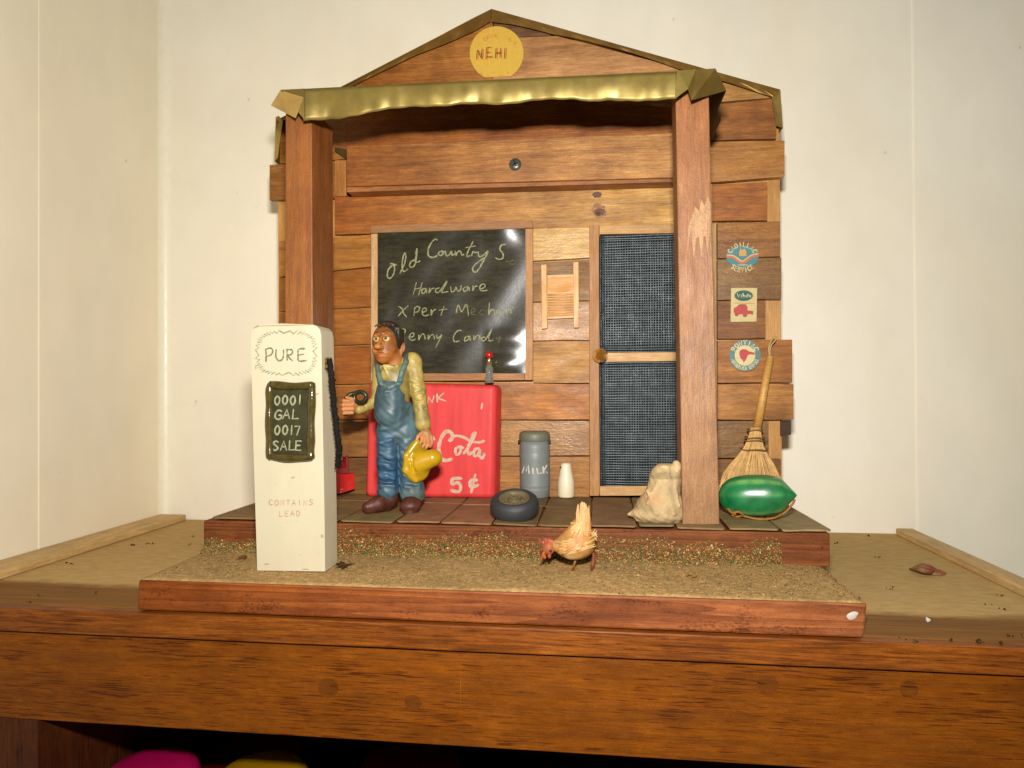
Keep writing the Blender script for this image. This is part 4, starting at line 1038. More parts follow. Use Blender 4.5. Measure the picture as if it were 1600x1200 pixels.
hp = smooth_pts([PX(514, 563, xs_ - .15), PX(517, 580, xs_ - .06), PX(519, 610, xs_ + .0), PX(524, 650, xs_ + .10), PX(528, 685, xs_ + .14), PX(530, 708, xs_ + .10), PX(527, 728, xs_ - .05)], 8)
hp = [p_ + np.array([random.uniform(-.03, .03), random.uniform(-.03, .03), 0]) for p_ in hp]
mb.tube(hp, .125, pc(36, 32, 27, 28), M_HOSE, 10)
for i in range(900):
    p_ = hp[rng.randint(len(hp))] + rng.normal(0, .02, 3); d = rng.normal(size=3); d /= np.linalg.norm(d)
    mb.tube([p_ + d * .10, p_ + d * rng.uniform(.135, .17)], [.022, .010], pc(42, 37, 30, 28), M_HOSE, 3)
mb.build('hose', pump)
mb = MB(); p = PX(513, 566, xs_ - .2)
mb.box(p - np.array([.12, .12, .25]), p + np.array([.12, .12, .2]), pc(176, 130, 44, 28), M_STRAW); mb.build('hose_fitting', pump, bevel=.04)

# ================================================================== RED COOLER
YCo = 37.0
cp = PY(680, 781, YCo); cp[2] = ZP
co = thing('drinks_cooler', 'faded red block drinks cooler with white brushed lettering behind the man', 'cooler', cp)
mb = MB()
fr = [PY(x, y, YCo) for x, y in ((570, 779), (771, 785), (774, 602), (575, 597))]
for q in fr[:2]: q[2] = ZP + .0
xb_ = PY(786.5, 700, 38.25)[0]; bk = [np.array([q[0] + .05 if k in (0, 3) else xb_ - (0 if k == 2 else .12), 38.25, q[2] + (.0 if k < 2 else .02)]) for k, q in enumerate(fr)]
mb.hexa(fr, bk, pc(240, 74, 76, 37, .88), M_RED, None)
b_ = mb
z3 = lambda x, y: (540 + x / 4.617, 570 + y / 4.617); sc_ = onY(YCo - .014); sc2 = onY(YCo - .018)
cw_ = pc(236, 204, 184, 37)
mb2 = MB()
write(mb2, [[(745, 545), (768, 535), (768, 500), (745, 480), (715, 490), (685, 540), (672, 600), (685, 660), (715, 690), (765, 680)]], z3, sc_, .20, FRONT, cw_, M_INK)
write(mb2, [[(752, 545), (772, 522), (800, 512), (850, 522), (900, 548), (960, 560), (1000, 548)]], z3, sc2, .15, FRONT, cw_, M_INK)
write(mb2, [[(820, 590), (795, 605), (795, 640), (815, 645), (832, 615), (820, 590), (850, 600)], [(850, 640), (890, 590), (935, 500), (925, 495), (905, 540), (880, 610), (890, 645), (912, 630)], [(960, 600), (930, 615), (925, 650), (950, 655), (970, 610), (965, 650), (985, 675), (1003, 640)]], z3, sc_, .155, FRONT, cw_, M_INK)
write(mb2, [[(590, 275), (598, 232), (625, 272), (638, 225)], [(660, 212), (662, 268)], [(706, 206), (666, 240), (722, 262)], [(985, 278), (980, 318)]], z3, sc_, .12, FRONT, cw_, M_INK, False)
write(mb2, [[(835, 820), (775, 822), (770, 860), (810, 850), (830, 880), (815, 915), (760, 905)], [(950, 832), (908, 832), (897, 860), (912, 882), (957, 866)], [(936, 792), (906, 920)], [(632, 520), (640, 540)]], z3, sc_, .18, FRONT, cw_, M_INK)
xsd = PY(771, 700, YCo)[0] + .32
for y0_, y1_ in ((655, 668), (676, 690), (700, 712), (722, 732)):
    mb2.stroke([PX(784, y0_, xsd), PX(783.5, (y0_ + y1_) / 2, xsd), PX(783.5, y1_, xsd)], .10, (1, 0, 0), cw_, M_INK)
bd = mb.build('body', co)
bv = bd.modifiers.new('edge', 'BEVEL'); bv.width = .30 * S; bv.segments = 4; bv.limit_method = 'ANGLE'
for poly in bd.data.polygons: poly.use_smooth = True
bv.harden_normals = True
mb2.build('lettering', bd)

p = PY(764.5, 599, 37.5)                            # little bottle standing on it
bt = thing('bottle', 'tiny clear glass bottle with a red cap standing on the red cooler', 'bottle', p)
sp = .0357
mb = MB(); mb.lathe([(.01, .02), (7 * sp, .02), (7.2 * sp, 6 * sp), (6 * sp, 16 * sp), (6.6 * sp, 24 * sp), (3.4 * sp, 30 * sp), (3 * sp, 40 * sp), (.01, 40.5 * sp)], p, (.8, .8, .7), M_GLASS, seg=24); mb.build('glass', bt)
mb = MB(); mb.lathe([(3.2 * sp, 26 * sp), (4.2 * sp, 30 * sp), (3.6 * sp, 38 * sp)], p, pc(150, 96, 44, 37.5), M_PLAS, seg=18); mb.build('neck_band', bt)
mb = MB(); mb.lathe([(3.4 * sp, 40 * sp), (5.6 * sp, 42 * sp), (5.8 * sp, 46 * sp), (4.6 * sp, 49.5 * sp), (.01, 50.5 * sp)], p, pc(214, 36, 26, 37.5), M_PLAS, seg=24); mb.build('cap', bt)

# ================================================================== MILK CAN, MILK BOTTLE, TYRE
def sitting(px, py): q = PZ(px, py, ZP + .02); return q
p = sitting(834, 779); sp = (p[1] * 1.0) / F / math.cos(0.1); p = p + np.array([0, .75, 0])
can = thing('milk_can', 'grey milk can with white brushed lettering between cooler and white bottle', 'milk can', p)
s_ = .0352; R0 = 24.2 * s_
mb = MB()
prof = [(.01, 0), (22.5 * s_, 0), (23.6 * s_, 1.5 * s_), (23.8 * s_, 11 * s_), (24.4 * s_, 12.5 * s_), (23.8 * s_, 14 * s_), (23.9 * s_, 17 * s_), (24.5 * s_, 18.5 * s_), (24.2 * s_, 20 * s_), (R0, 60 * s_), (24.9 * s_, 70 * s_), (24.0 * s_, 72 * s_), (24.9 * s_, 74.5 * s_), (24.0 * s_, 77 * s_), (24.7 * s_, 79.5 * s_), (23.8 * s_, 82 * s_), (23.4 * s_, 90 * s_), (.01, 90 * s_)]
mb.lathe(prof, p, pc(138, 146, 149, 37, .92), M_GREYP, seg=56)
z8 = lambda x, y: (760 + x / 4, 560 + y / 4)
def on_can(x, y):
    q = PY(x, y, p[1] - R0)
    for _ in range(4):
        dx = min(abs(q[0] - p[0]), R0 * .985); q = PY(x, y, p[1] - math.sqrt((R0 + .02) ** 2 - dx * dx))
    return q
write(mb, [[(225, 715), (237, 675), (247, 705), (261, 670), (268, 718)], [(290, 688), (292, 720)], [(315, 688), (322, 720), (346, 716)], [(354, 676), (358, 716)], [(378, 668), (360, 696), (382, 716)]], z8, on_can, .115, FRONT, pc(226, 228, 218, 37), M_INK, False)
mb.build('can_body', can)
mb = MB(); mb.lathe([(24.6 * s_, 90.5 * s_), (25.0 * s_, 92 * s_), (25.0 * s_, 99 * s_), (23.6 * s_, 103 * s_), (19 * s_, 105.5 * s_), (.01, 106 * s_), (.01, 90.5 * s_), (24.6 * s_, 90.5 * s_)], p, pc(122, 124, 106, 37, .92), M_GREYP, seg=56); mb.build('can_lid', can)
for sx in (-1, 1):
    mb = MB(); c = p + np.array([sx * 24.2 * s_, -.18, 89 * s_]); mb.box(c - np.array([.07, .1, .10]), c + np.array([.07, .1, .06]), pc(28, 26, 24, 37), M_IRON); mb.build('lug', can, bevel=.02)
p = sitting(884, 778) + np.array([0, .4, 0])
mb = MB(); s_ = .0355
mb.lathe([(.01, 0), (12.6 * s_, 0), (13.4 * s_, 2 * s_), (13.2 * s_, 22 * s_), (12.4 * s_, 28 * s_), (10.0 * s_, 39 * s_), (8.8 * s_, 46 * s_), (8.4 * s_, 50 * s_), (7.4 * s_, 52.5 * s_), (5 * s_, 54 * s_), (.01, 54.3 * s_)], p, pc(246, 236, 208, 37, .8), M_MILKW, seg=40)
c = p + np.array([-8.0 * s_, -.12, 47 * s_]); mb.box(c - .05, c + .05, (.02, .015, .01), M_DARK, None)
tag(mb.build('milk_bottle', None, p), 'plain white milk bottle standing to the right of the grey can', 'bottle')

c = PZ(804, 792, ZP + .50); c[2] = ZP + .56                       # tyre lying nearly flat
tl = math.radians(17); Mt = [[1, 0, 0], [0, math.cos(tl), -math.sin(tl)], [0, math.sin(tl), math.cos(tl)]]
ty = thing('tyre', 'small black rubber tyre lying flat on the porch before the milk can', 'tyre', c - np.array([0, 0, .56]))
mb = MB(); Ro = 1.13; prof = []
for a in np.linspace(-math.pi * .86, math.pi * .86, 26):
    prof.append((.87 + .27 * math.cos(a) + (.03 if math.cos(a) > .7 else 0), .47 * math.sin(a)))
prof = prof + [prof[0]]
mb.lathe(prof, c, pc(58, 61, 63, 34, .95), M_RUBBER, Mt, 56); tyre_ob = mb.build('tread', ty)
mb = MB(); mb.lathe([(.74, .40), (.70, .45), (.65, .44), (.60, .34), (.48, .27), (.26, .27), (.22, .36), (.16, .38), (.12, .28), (.01, .26)], c, pc(140, 130, 98, 34, .7), M_IRON, Mt, 36)
for i in range(6):
    a = i * math.pi / 3; v = np.array(Mt) @ np.array([.40 * math.cos(a), 0.40 * math.sin(a), .27]); mb.lathe([(.05, 0), (.04, .05), (.01, .06)], c + v, pc(130, 120, 90, 34), M_IRON, Mt, 8)
mb.build('rim', ty)

# ================================================================== DRINK CARRIER behind the pump
p0 = PY(538, 771, 37.0); p0[2] = ZP
car = thing('drink_carton', 'small red cardboard bottle carrier half hidden behind the white pump', 'carton', p0)
Yk = p0[1]
mb = MB(); rdc = pc(232, 34, 26, Yk)
def pk_(x, y): return PY(x, y, Yk)
fr = [pk_(510, 771), pk_(531, 771), pk_(531, 741), pk_(510, 738)]
mb.poly3(fr, pc(200, 32, 24, Yk), M_STICK, (0, .9, 0))
w2 = pk_(549, 766) + (0, .55, 0); w3 = pk_(548, 742) + (0, .55, 0)
fa = [pk_(531.2, 771), w2, w3, pk_(531.2, 741)]
mb.poly3(fa, rdc, M_STICK, (-.1, .3, 0))
def onf(x, y):
    t = (x - 531.2) / 17.5; return PY(x, y, Yk + .55 * t - .015)
write(mb, [[(533, 764.5), (537, 766), (542, 763.5), (548, 762.5)]], lambda x, y: (x, y), onf, .10, FRONT, (.8, .78, .7), M_STICK)
write(mb, [[(532.5, 768.8), (548, 764.8)]], lambda x, y: (x, y), onf, .07, FRONT, (.8, .78, .7), M_STICK, False)
for i, ch in enumerate(('O', 'L', 'A')):
    letters(mb, ch, [538.5 + i * 3], 756.5, 760.5, 2.4, lambda x, y: (x, y), onf, .035, FRONT, (.8, .78, .7), M_STICK)
mb.build('box', car)
mb = MB()
mb.poly3([pk_(526, 741), pk_(541, 740) + (0, .4, 0), pk_(539, 712) + (0, .4, 0), pk_(533, 718)], pc(150, 22, 22, Yk), M_STICK, (0, .08, 0))
mb.stroke([pk_(529, 726) + (0, -.02, 0), pk_(531, 721) + (0, -.02, 0), pk_(534, 716) + (0, -.02, 0)], .12, FRONT, (.7, .65, .5), M_STICK)
mb.build('handle', car)

# ================================================================== SACK
fr = Frame(1028, 815, PZ(1028, 815, ZP + .03) + np.array([0, .35, 0]))
skc = pc(240, 211, 162, 33, .76); skp = pc(232, 172, 124, 33, .80)
pr_ = [E_(1030, 796, 0, 36, 25, 26, 4, skc), E_(1028, 805, 2, 40, 14, 27, 6, skc), C_((1034, 790, 0), (1040, 756, -2), 30, 24, 8, skc), E_(1041, 748, -2, 24, 21, 18, 6, skc),
       E_(1040, 738, 1, 17, 10, 12, 5, skc), E_(1058, 732, 2, 8, 11, 8, 2.0, skc), E_(1040, 731, 10, 9, 4, 6, 3, skc), C_((1048, 728, 8), (1052, 748, 16), 1.2, .8, 2.0, None, True), C_((1030, 738, 14), (1050, 742, 15), 1.0, 1.0, 2.5, None, True),
       C_((1000, 804, 3), (984, 807, 4), 7, 2.2, 6, skc), C_((1000, 812, 8), (1030, 819, 14), 5, 5, 5, skc), E_(1056, 798, 0, 13, 22, 18, 6, skc),
       C_((1014, 766, 22), (1026, 800, 29), 2.6, 1.2, 6, skc), C_((1040, 752, 18), (1052, 800, 25), 2.4, 1.2, 6, skc), C_((1053, 758, 14), (1062, 790, 18), 1.8, .8, 4, skc), C_((1034, 748, 17), (1012, 786, 25), 2.0, .8, 5, skc)]
def sk_col(V, C):
    g = np.exp(-(((V[:, 0] - 1022) / 14) ** 2 + ((V[:, 1] + 778) / 9) ** 2))[:, None]
    return C * (1 - .6 * g) + np.array(skp) * .6 * g
o = soft(fr, pr_, 1.3, M_CLOTH, 'sack', None, fr(1028, 818), warp=lambda X, Y, Z: .5 * np.sin(X * .33 + Y * .21) * np.sin(Y * .29 + Z * .3) + .25 * np.sin(X * .8 + Z * .5) * np.sin(Y * .7), recolor=sk_col)
tag(o, 'cream cloth sack tied at the top leaning on the right post', 'sack')

# ================================================================== BROOM
Yb = 37.6
br_ = thing('broom', 'straw broom with a wooden handle leaning on the planks behind the melon', 'broom', PZ(1180, 795, ZP) )
mb = MB(); h0, h1 = PY(1203.5, 557, 37.75), PY(1183, 668, 37.45)
mb.tube([h0, h0 * .5 + h1 * .5, h1], [.185, .21, .225], pc(222, 168, 92, 37.6), M_PLY, 14); hd_ = mb.build('handle', br_)
mb = MB(); lp = smooth_pts([PY(x, y, 37.7 + d) for x, y, d in ((1203, 562, 0), (1201, 545, -.05), (1205, 533, 0), (1211, 526, .03), (1212, 531, -.05), (1205, 540, -.1), (1203, 552, -.1), (1204, 561, -.1))], 5)
mb.tube(lp, .045, pc(210, 176, 112, 37.6), M_STRAW, 6); mb.build('hanging_loop', br_)
mb = MB()
ctl = lambda u, v, w: None
NB = 950
tops = PY(1181, 666, 37.4)
for i in range(NB):                                   # bristles
    u = rng.uniform(-1, 1); w = rng.uniform(-1, 1) * math.sqrt(1 - u * u * .8)
    xb = 1172 + u * 51 + rng.normal(0, 1.5); yb_ = 786 + rng.normal(0, 5) - 4 * u * u * 3
    if u > .75: yb_ = 752 + rng.uniform(0, 28)
    Ye = 36.6 - w * .8
    p1 = PY(1181 + u * 7, 668, 37.4 - w * .25); p2 = PY(1178.5 + u * 15, 698, 37.15 - w * .45); p3 = PY(1174 + u * 42 + rng.normal(0, 1), 740, 36.9 - w * .65); p4 = PY(xb, yb_, Ye)
    p4[2] = max(p4[2], ZP + .02)
    c_ = np.array(pc(212, 172, 112, 37, .66)) * rng.uniform(.78, 1.14)
    mb.tube(smooth_pts([p1, p2, p3, p4], 3), .030, c_, M_STRAW, 4)
V = []; nb = 20                                       # packed straw inside the fan
for (xc, yc, Yq, ru, rw) in ((1181, 668, 37.4, 6, .2), (1178.5, 698, 37.15, 14, .4), (1174, 740, 36.95, 40, .55), (1173, 782, 36.75, 46, .7)):
    cpt = PY(xc, yc, Yq); cpt[2] = max(cpt[2], ZP + .05); R = ru * Yq / F
    V += [cpt + np.array([R * math.cos(a), rw * math.sin(a), 0]) for a in np.linspace(0, 2 * math.pi, nb, endpoint=False)]
mb.add(V, [(k * nb + i, k * nb + (i + 1) % nb, (k + 1) * nb + (i + 1) % nb, (k + 1) * nb + i) for k in range(3) for i in range(nb)], pc(190, 146, 88, 37, .74), M_STRAW, None, True)
bb = mb.build('bristles', br_)
mb = MB()
for y, w_, Yq in ((672, 9.5, 37.35), (684, 12.5, 37.22), (688, 13, 37.2), (702, 17, 37.1)):
    cpt = PY(1180 - (y - 668) * .05, y, Yq); R = w_ * 1.12 * Yq / F
    pts = [cpt + np.array([R * math.cos(a), R * .95 * math.sin(a), .03 * math.sin(3 * a)]) for a in np.linspace(0, 2 * math.pi, 25)]
    mb.tube(pts, .045, pc(150, 110, 58, 37), M_STRAW, 6)
mb.build('binding', br_)

# ================================================================== MELON
fr = Frame(1188, 782, PZ(1188, 812, ZP + .02) + np.array([0, .75, 33 * .0312]))
gd, gl = pc(28, 134, 78, 33.5, .82), pc(150, 212, 124, 33.5, .75)
V = []; C = []; na, nl = 48, 60
for i in range(nl + 1):
    u = -1 + 2 * i / nl; t = abs(u)
    rad = (1 - t ** (2.3 if u > 0 else 3.0)) ** (.60 if u > 0 else .52)
    if u > .62: rad = min(rad, .80 - (u - .62) * 2.02)
    rad = max(rad, .012)
    for j in range(na):
        a = 2 * math.pi * j / na
        V.append((1188 + u * 57 + (1.5 if u > 0 else 0), -(783 - 3 * u + 32.5 * rad * -math.sin(a)), 30 * rad * math.cos(a)))
        af = math.degrees(a); af = af - 360 if af > 180 else af; k = max(math.exp(-((af - 50) / 8) ** 2), .9 * math.exp(-((af + 52) / 8) ** 2), .35 * math.exp(-((af - 10) / 6) ** 2), math.exp(-((abs(af) - 140) / 8) ** 2)) * (.8 + .2 * math.sin(u * 15 + a)) * max(0, 1 - abs(u - .05) ** 3 * 1.6)
        C.append(np.array(gd) * (1 - .95 * k) + np.array(gl) * .95 * k)
mb = MB(); mb.add(fr.arr(np.array(V)), [(i * na + j, (i + 1) * na + j, (i + 1) * na + (j + 1) % na, i * na + (j + 1) % na) for i in range(nl) for j in range(na)], (0, 0, 0), M_MELON, None, True, C)
tag(mb.build('melon', None, fr(1188, 815)), 'glossy dark green watermelon with paler stripes at the right porch end', 'watermelon')
mb = MB()
for pts in (((1146, 803, 14), (1152, 808, 22), (1162, 806, 24), (1168, 811, 20), (1160, 815, 16), (1152, 812, 20)), ((1140, 800, 6), (1148, 806, 16), (1158, 810, 26)), ((1222, 810, 14), (1231, 803, 12), (1240, 792, 8), (1243, 786, 4)), ((1168, 812, 22), (1190, 815, 26), (1212, 813, 22), (1224, 808, 14))):
    q = [fr(*p_) for p_ in pts]
    for z_ in q: z_[2] = max(z_[2], ZP + .05)
    mb.tube(smooth_pts(q, 5), .055, pc(196, 132, 52, 33), M_STRAW, 6)
tag(mb.build('dried_twigs', None, fr(1175, 815)), 'thin tan dried stems curling under the green melon', 'twigs')

# ================================================================== WASHBOARD
YWb = YF - .32
wb = thing('washboard', 'miniature pale wood washboard hung on the planks beside the door', 'washboard', PY(875, 512, YWb))
pw = (228, 176, 112)
for q in ([(846.5, 514), (855, 513), (854, 413), (845.5, 413.5)], [(896.5, 512), (904.5, 512), (904, 409), (895.5, 409.5)]):
    mb = MB(); mb.prism(q, YWb, .30, pc(*pw), M_PLY, (0, 0, 1)); mb.build('stile', wb, bevel=.02)
mb = MB(); mb.prism([(855.2, 496), (896, 494), (896, 430), (855, 431.5)], YWb + .14, .12, pc(222, 162, 92), M_PLY)
mb.prism([(855.2, 498.5), (896, 496.5), (896, 493), (855.2, 495)], YWb + .05, .16, pc(*pw), M_PLY)
q = [(855.4, 434), (896, 432.6), (896, 428.5), (855, 430)]; mb.prism(q, YWb + .05, .16, pc(*pw), M_PLY)
for i in range(9):
    y = 461 + i * 4; a, b = PY(856, y, YWb + .13), PY(895.5, y - 1, YWb + .13); mb.tube([a, (a + b) / 2, b], .05, pc(232, 182, 118), M_PLY, 8)
mb.build('rubbing_board', wb)
mb = MB(); ov = [(875.5 + 20.5 * math.copysign(abs(math.cos(a)) ** .7, math.cos(a)), 444.5 + 11.5 * math.copysign(abs(math.sin(a)) ** .7, math.sin(a))) for a in np.linspace(0, 2 * math.pi, 30, endpoint=False)]
mb.prism(ov[::-1], YWb + .09, .04, pc(216, 152, 56), M_PLY); mb.build('head_panel', wb)

# ================================================================== THE MAN
pm = PZ(625, 798, ZP + .02) + np.array([0, .36, 0])
fr = Frame(625, 798, pm)
man = thing('person', 'glazed figurine of a man in blue overalls and yellow shirt standing on the porch', 'figurine', fr(625, 798))
KM = .74
def mc(r, g, b, k=1.0): return pc(r, g, b, 33, KM * k)
sk, sk2 = mc(204, 126, 58, .94), mc(218, 148, 94)
def face_col(V, C):
    x, y, w = V[:, 0], -V[:, 1], V[:, 2]
    def dab(cx, cy, rx, ry, col, amt=1.0, wmin=5, rot=0):
        nonlocal C
        c_, s_ = math.cos(math.radians(rot)), math.sin(math.radians(rot)); dx, dy = x - cx, y - cy
        d = ((dx * c_ + dy * s_) / rx) ** 2 + ((-dx * s_ + dy * c_) / ry) ** 2
        g = (np.clip(1.6 - d * 1.6, 0, 1) * (w > wmin) * amt)[:, None]; C = C * (1 - g) + np.array(col) * g
    dab(596.5, 559, 7, 2.6, mc(218, 136, 92), .8); dab(600.5, 552.0, 4.6, 1.5, mc(236, 192, 136), .85, rot=-14)
    dab(585.5, 553, 3.5, 3.5, mc(224, 142, 100), .5)
    for i in range(9):                                # brows
        t = i / 8; dab(597 + 13 * t, 522.5 - 5.0 * math.sin(t * 2.5) + 2.5 * t, 1.9, 1.4, mc(104, 72, 66), .6); dab(581.5 + 8 * t, 526 - 3.4 * math.sin(t * 2.3), 1.5, 1.2, mc(112, 68, 44), .6)
    for i in range(11):                               # mouth line
        t = i / 10; dab(586.5 + 21 * t, 553.2 + 2.6 * math.sin(t * 3.1) - 4.6 * t, 1.25, .85, mc(112, 50, 20), .8)
    for i in range(9):                                # fold from nose to cheek
        t = i / 8; dab(600 + 12 * t, 543.5 + 6 * t + 4 * t * t, 1.3, 1.0, mc(146, 76, 32), .5)
    return C
body = [
 E_(600.5, 537, 3, 20.5, 28, 22, 3, sk), E_(599.5, 554, 6, 16, 16, 17, 6, sk), E_(608, 552, 2, 13, 16, 14, 5, sk), E_(597, 563, 10, 9, 7.5, 9, 4, sk),
 C_((594.5, 532, 22), (590.5, 543, 27), 2.2, 3.6, 2.5, sk), E_(589.5, 545.5, 28, 5.6, 4.4, 4.6, 1.6, mc(222, 146, 66)), E_(585.5, 547, 23.5, 2.4, 2.2, 2.6, 1.5, sk), E_(595.5, 546.8, 25, 2.6, 2.2, 2.4, 1.5, sk),
 E_(609, 547, 15, 7, 6, 5, 4, sk), E_(596.5, 559, 18.5, 7.0, 2.2, 3.4, 2.2, sk),
 C_((587, 553, 23.5), (595, 555.6, 25.5), .7, .9, .8, None, True), C_((595, 555.6, 25.5), (604, 552, 23.5), .9, .7, .8, None, True),
 E_(608.5, 550, 14.5, 6.5, 6.5, 6, 4, sk), E_(584.5, 550, 15, 4.5, 5.5, 5, 4, sk),
 E_(587.5, 532.5, 19, 6.4, 6.4, 4, 1.0, None, True), E_(602.5, 532.3, 25.5, 7.0, 7.0, 4, 1.0, None, True),
 C_((596, 524.5, 22.5), (609, 524.5, 20), 1.6, 1.4, 2, sk), C_((585, 526, 16.5), (590.5, 525.5, 20.0), 1.3, 1.5, 2.5, sk),
 E_(587.8, 528.6, 14.2, 6.0, 2.9, 4.8, 1.0, sk), E_(602.4, 528.0, 20.4, 6.7, 3.1, 5.2, 1.0, sk), E_(602.0, 538.6, 20.2, 6.2, 1.8, 4.6, 1.2, sk),
 E_(626.5, 544, 0, 4.4, 9.5, 6, 1.5, sk2), E_(628, 545, 4.0, 1.8, 5.5, 2.5, 1.2, None, True), E_(624, 553, 2, 2.6, 5, 4, 2, sk2),
 C_((612, 560, 0), (617, 582, -4), 13, 14, 5, sk2),
 C_((617, 592, -3), (612, 652, 0), 18, 22, 8, sk), C_((616, 584, -5), (641, 564, -4), 10, 8, 6, sk), C_((612, 584, -5), (590, 576, -10), 9, 7, 6, sk),
 C_((642, 564, -4), (652, 610, -2), 7, 6, 5, sk2), C_((652, 610, -2), (658, 660, 6), 6, 5.5, 4, sk2), C_((658, 660, 6), (662, 676, 9), 5.5, 6, 4, sk2),
 C_((590, 576, -10), (586, 628, -10), 7, 6, 5, sk2), C_((586, 629, -8), (560, 641, 6), 5.5, 5, 4, sk2), C_((560, 641, 6), (551, 640, 10), 5.5, 6, 4, sk2),
 C_((604, 662, 2), (604, 764, 2), 12, 8, 6, sk), C_((632, 662, 0), (641, 768, 0), 12, 9, 6, sk), C_((604, 764, 2), (596, 784, 10), 8, 7, 5, sk), C_((641, 768, 0), (641, 786, 10), 8, 7, 5, sk),
 # hand on the hat: palm, four fingers, thumb
 E_(663, 682, 10, 9.5, 9, 7, 3, sk2),
 C_((670, 684, 13), (671.5, 693, 16), 3.0, 2.7, 1.2, sk2), C_((671.5, 693, 16), (668, 699, 19), 2.7, 2.3, 1.0, sk2),
 C_((665, 685, 15), (666, 695, 19), 3.1, 2.8, 1.2, sk2), C_((666, 695, 19), (662, 701, 21), 2.8, 2.3, 1.0, sk2),
 C_((660, 685, 16), (660, 694, 20), 3.0, 2.7, 1.2, sk2), C_((660, 694, 20), (657, 699, 22), 2.7, 2.2, 1.0, sk2),
 C_((655.5, 683, 15), (654.5, 691, 19), 2.6, 2.4, 1.2, sk2), C_((654.5, 691, 19), (652, 695, 20), 2.4, 2.0, 1.0, sk2),
 C_((657, 677, 13), (650, 683, 19), 3.2, 2.8, 1.5, sk2), C_((650, 683, 19), (647, 690, 21), 2.8, 2.3, 1.0, sk2),
 # fist round the tool
 E_(547, 637, 12, 9, 10.5, 8, 3, sk2),
 C_((552, 628, 18), (539, 627, 21), 3.2, 3.0, 1.0, sk2), C_((539, 627, 21), (535, 628, 15), 3.0, 2.6, 1.0, sk2),
 C_((552, 634, 19), (538, 633.5, 22), 3.3, 3.1, 1.0, sk2), C_((538, 633.5, 22), (534, 634, 16), 3.1, 2.6, 1.0, sk2),
 C_((552, 640, 18.5), (538, 640, 21.5), 3.2, 3.0, 1.0, sk2), C_((538, 640, 21.5), (534.5, 640, 15), 3.0, 2.6, 1.0, sk2),
 C_((551, 645.5, 17), (539, 646, 20), 2.8, 2.6, 1.0, sk2), C_((539, 646, 20), (536, 645.5, 14), 2.6, 2.3, 1.0, sk2),
 C_((556, 634, 14), (551, 625, 20), 3.2, 2.9, 1.5, sk2), C_((551, 625, 20), (543, 622, 23), 2.9, 2.4, 1.0, sk2),
]
body_ob = soft(fr, body, .75, M_SKIN, 'body', man, recolor=face_col)
hc = mc(66, 52, 36)
hair = [E_(605.5, 531, -2, 22, 27.5, 22, 2, hc), E_(620, 530, -2, 9, 18, 16, 3, hc), E_(594, 552, 20, 25, 38.5, 24, 2, None, True), E_(586, 548, 4, 21, 34, 26, 2, None, True), E_(640, 577, 0, 22, 26, 40, 2, None, True)]
for i, (xa, ya, xb, yb_, wb_) in enumerate(((604, 506, 584.5, 513.5, 13), (605, 506.5, 589, 514.5, 17.5), (607, 507, 593, 514, 20), (610, 507.5, 599, 514, 21.5), (613, 508.5, 606, 514, 20.5), (616, 510, 611, 516.5, 19), (619, 513, 616, 523, 15.5))):
    xm, ym, wm = (xa + xb) / 2, (ya + yb_) / 2 - 1.8, (4 + wb_) / 2 + 3
    hair += [C_((xa, ya, 4), (xm, ym, wm), 2.6, 2.4, 2, hc), C_((xm, ym, wm), (xb, yb_, wb_), 2.4, 1.0, 1.5, hc)]
hair += [C_((621, 516, 12), (620.5, 542, 10), 3.2, 1.8, 2, hc), C_((626, 520, 3), (627, 536, 1), 4, 3, 2, hc)]
for i in range(5): hair.append(C_((600 + 5 * i, 504.5 + i * .9, 8 - i), (616 + 3 * i, 510 + 4 * i, 8 - i), .9, .6, 1.2, hc))
soft(fr, hair, .8, M_GLAZE, 'hair', man)
for x, y, w, r, px_, py_ in ((587.8, 532.8, 12.4, 5.5, 586.9, 532.8), (602.4, 532.6, 18.4, 6.1, 601.6, 532.2)):
    mb = MB(); c = fr(x, y, w)
    mb.lathe([(r * fr.s * math.sin(a), r * fr.s * 1.02 * math.cos(a)) for a in np.linspace(.001, math.pi - .001, 16)], c, mc(238, 222, 166, .95), M_GLAZE, seg=24); eye = mb.build('eye', man)
    mb = MB(); q = fr(px_, py_, w + r - .15); T = np.stack([fr.r, np.array([0, 0, 1.0]), fr.f], 1)
    mb.lathe([(.001, .5 * fr.s), (1.8 * fr.s, .35 * fr.s), (2.7 * fr.s, -.4 * fr.s)], q, mc(132, 122, 72), M_GLAZE, T, 18)
    mb.lathe([(.001, .85 * fr.s), (1.0 * fr.s, .7 * fr.s), (1.3 * fr.s, .3 * fr.s)], q, (.02, .016, .012), M_GLAZE, T, 14); mb.build('pupil', eye)
sh, sh2 = mc(214, 190, 106), mc(230, 212, 130)
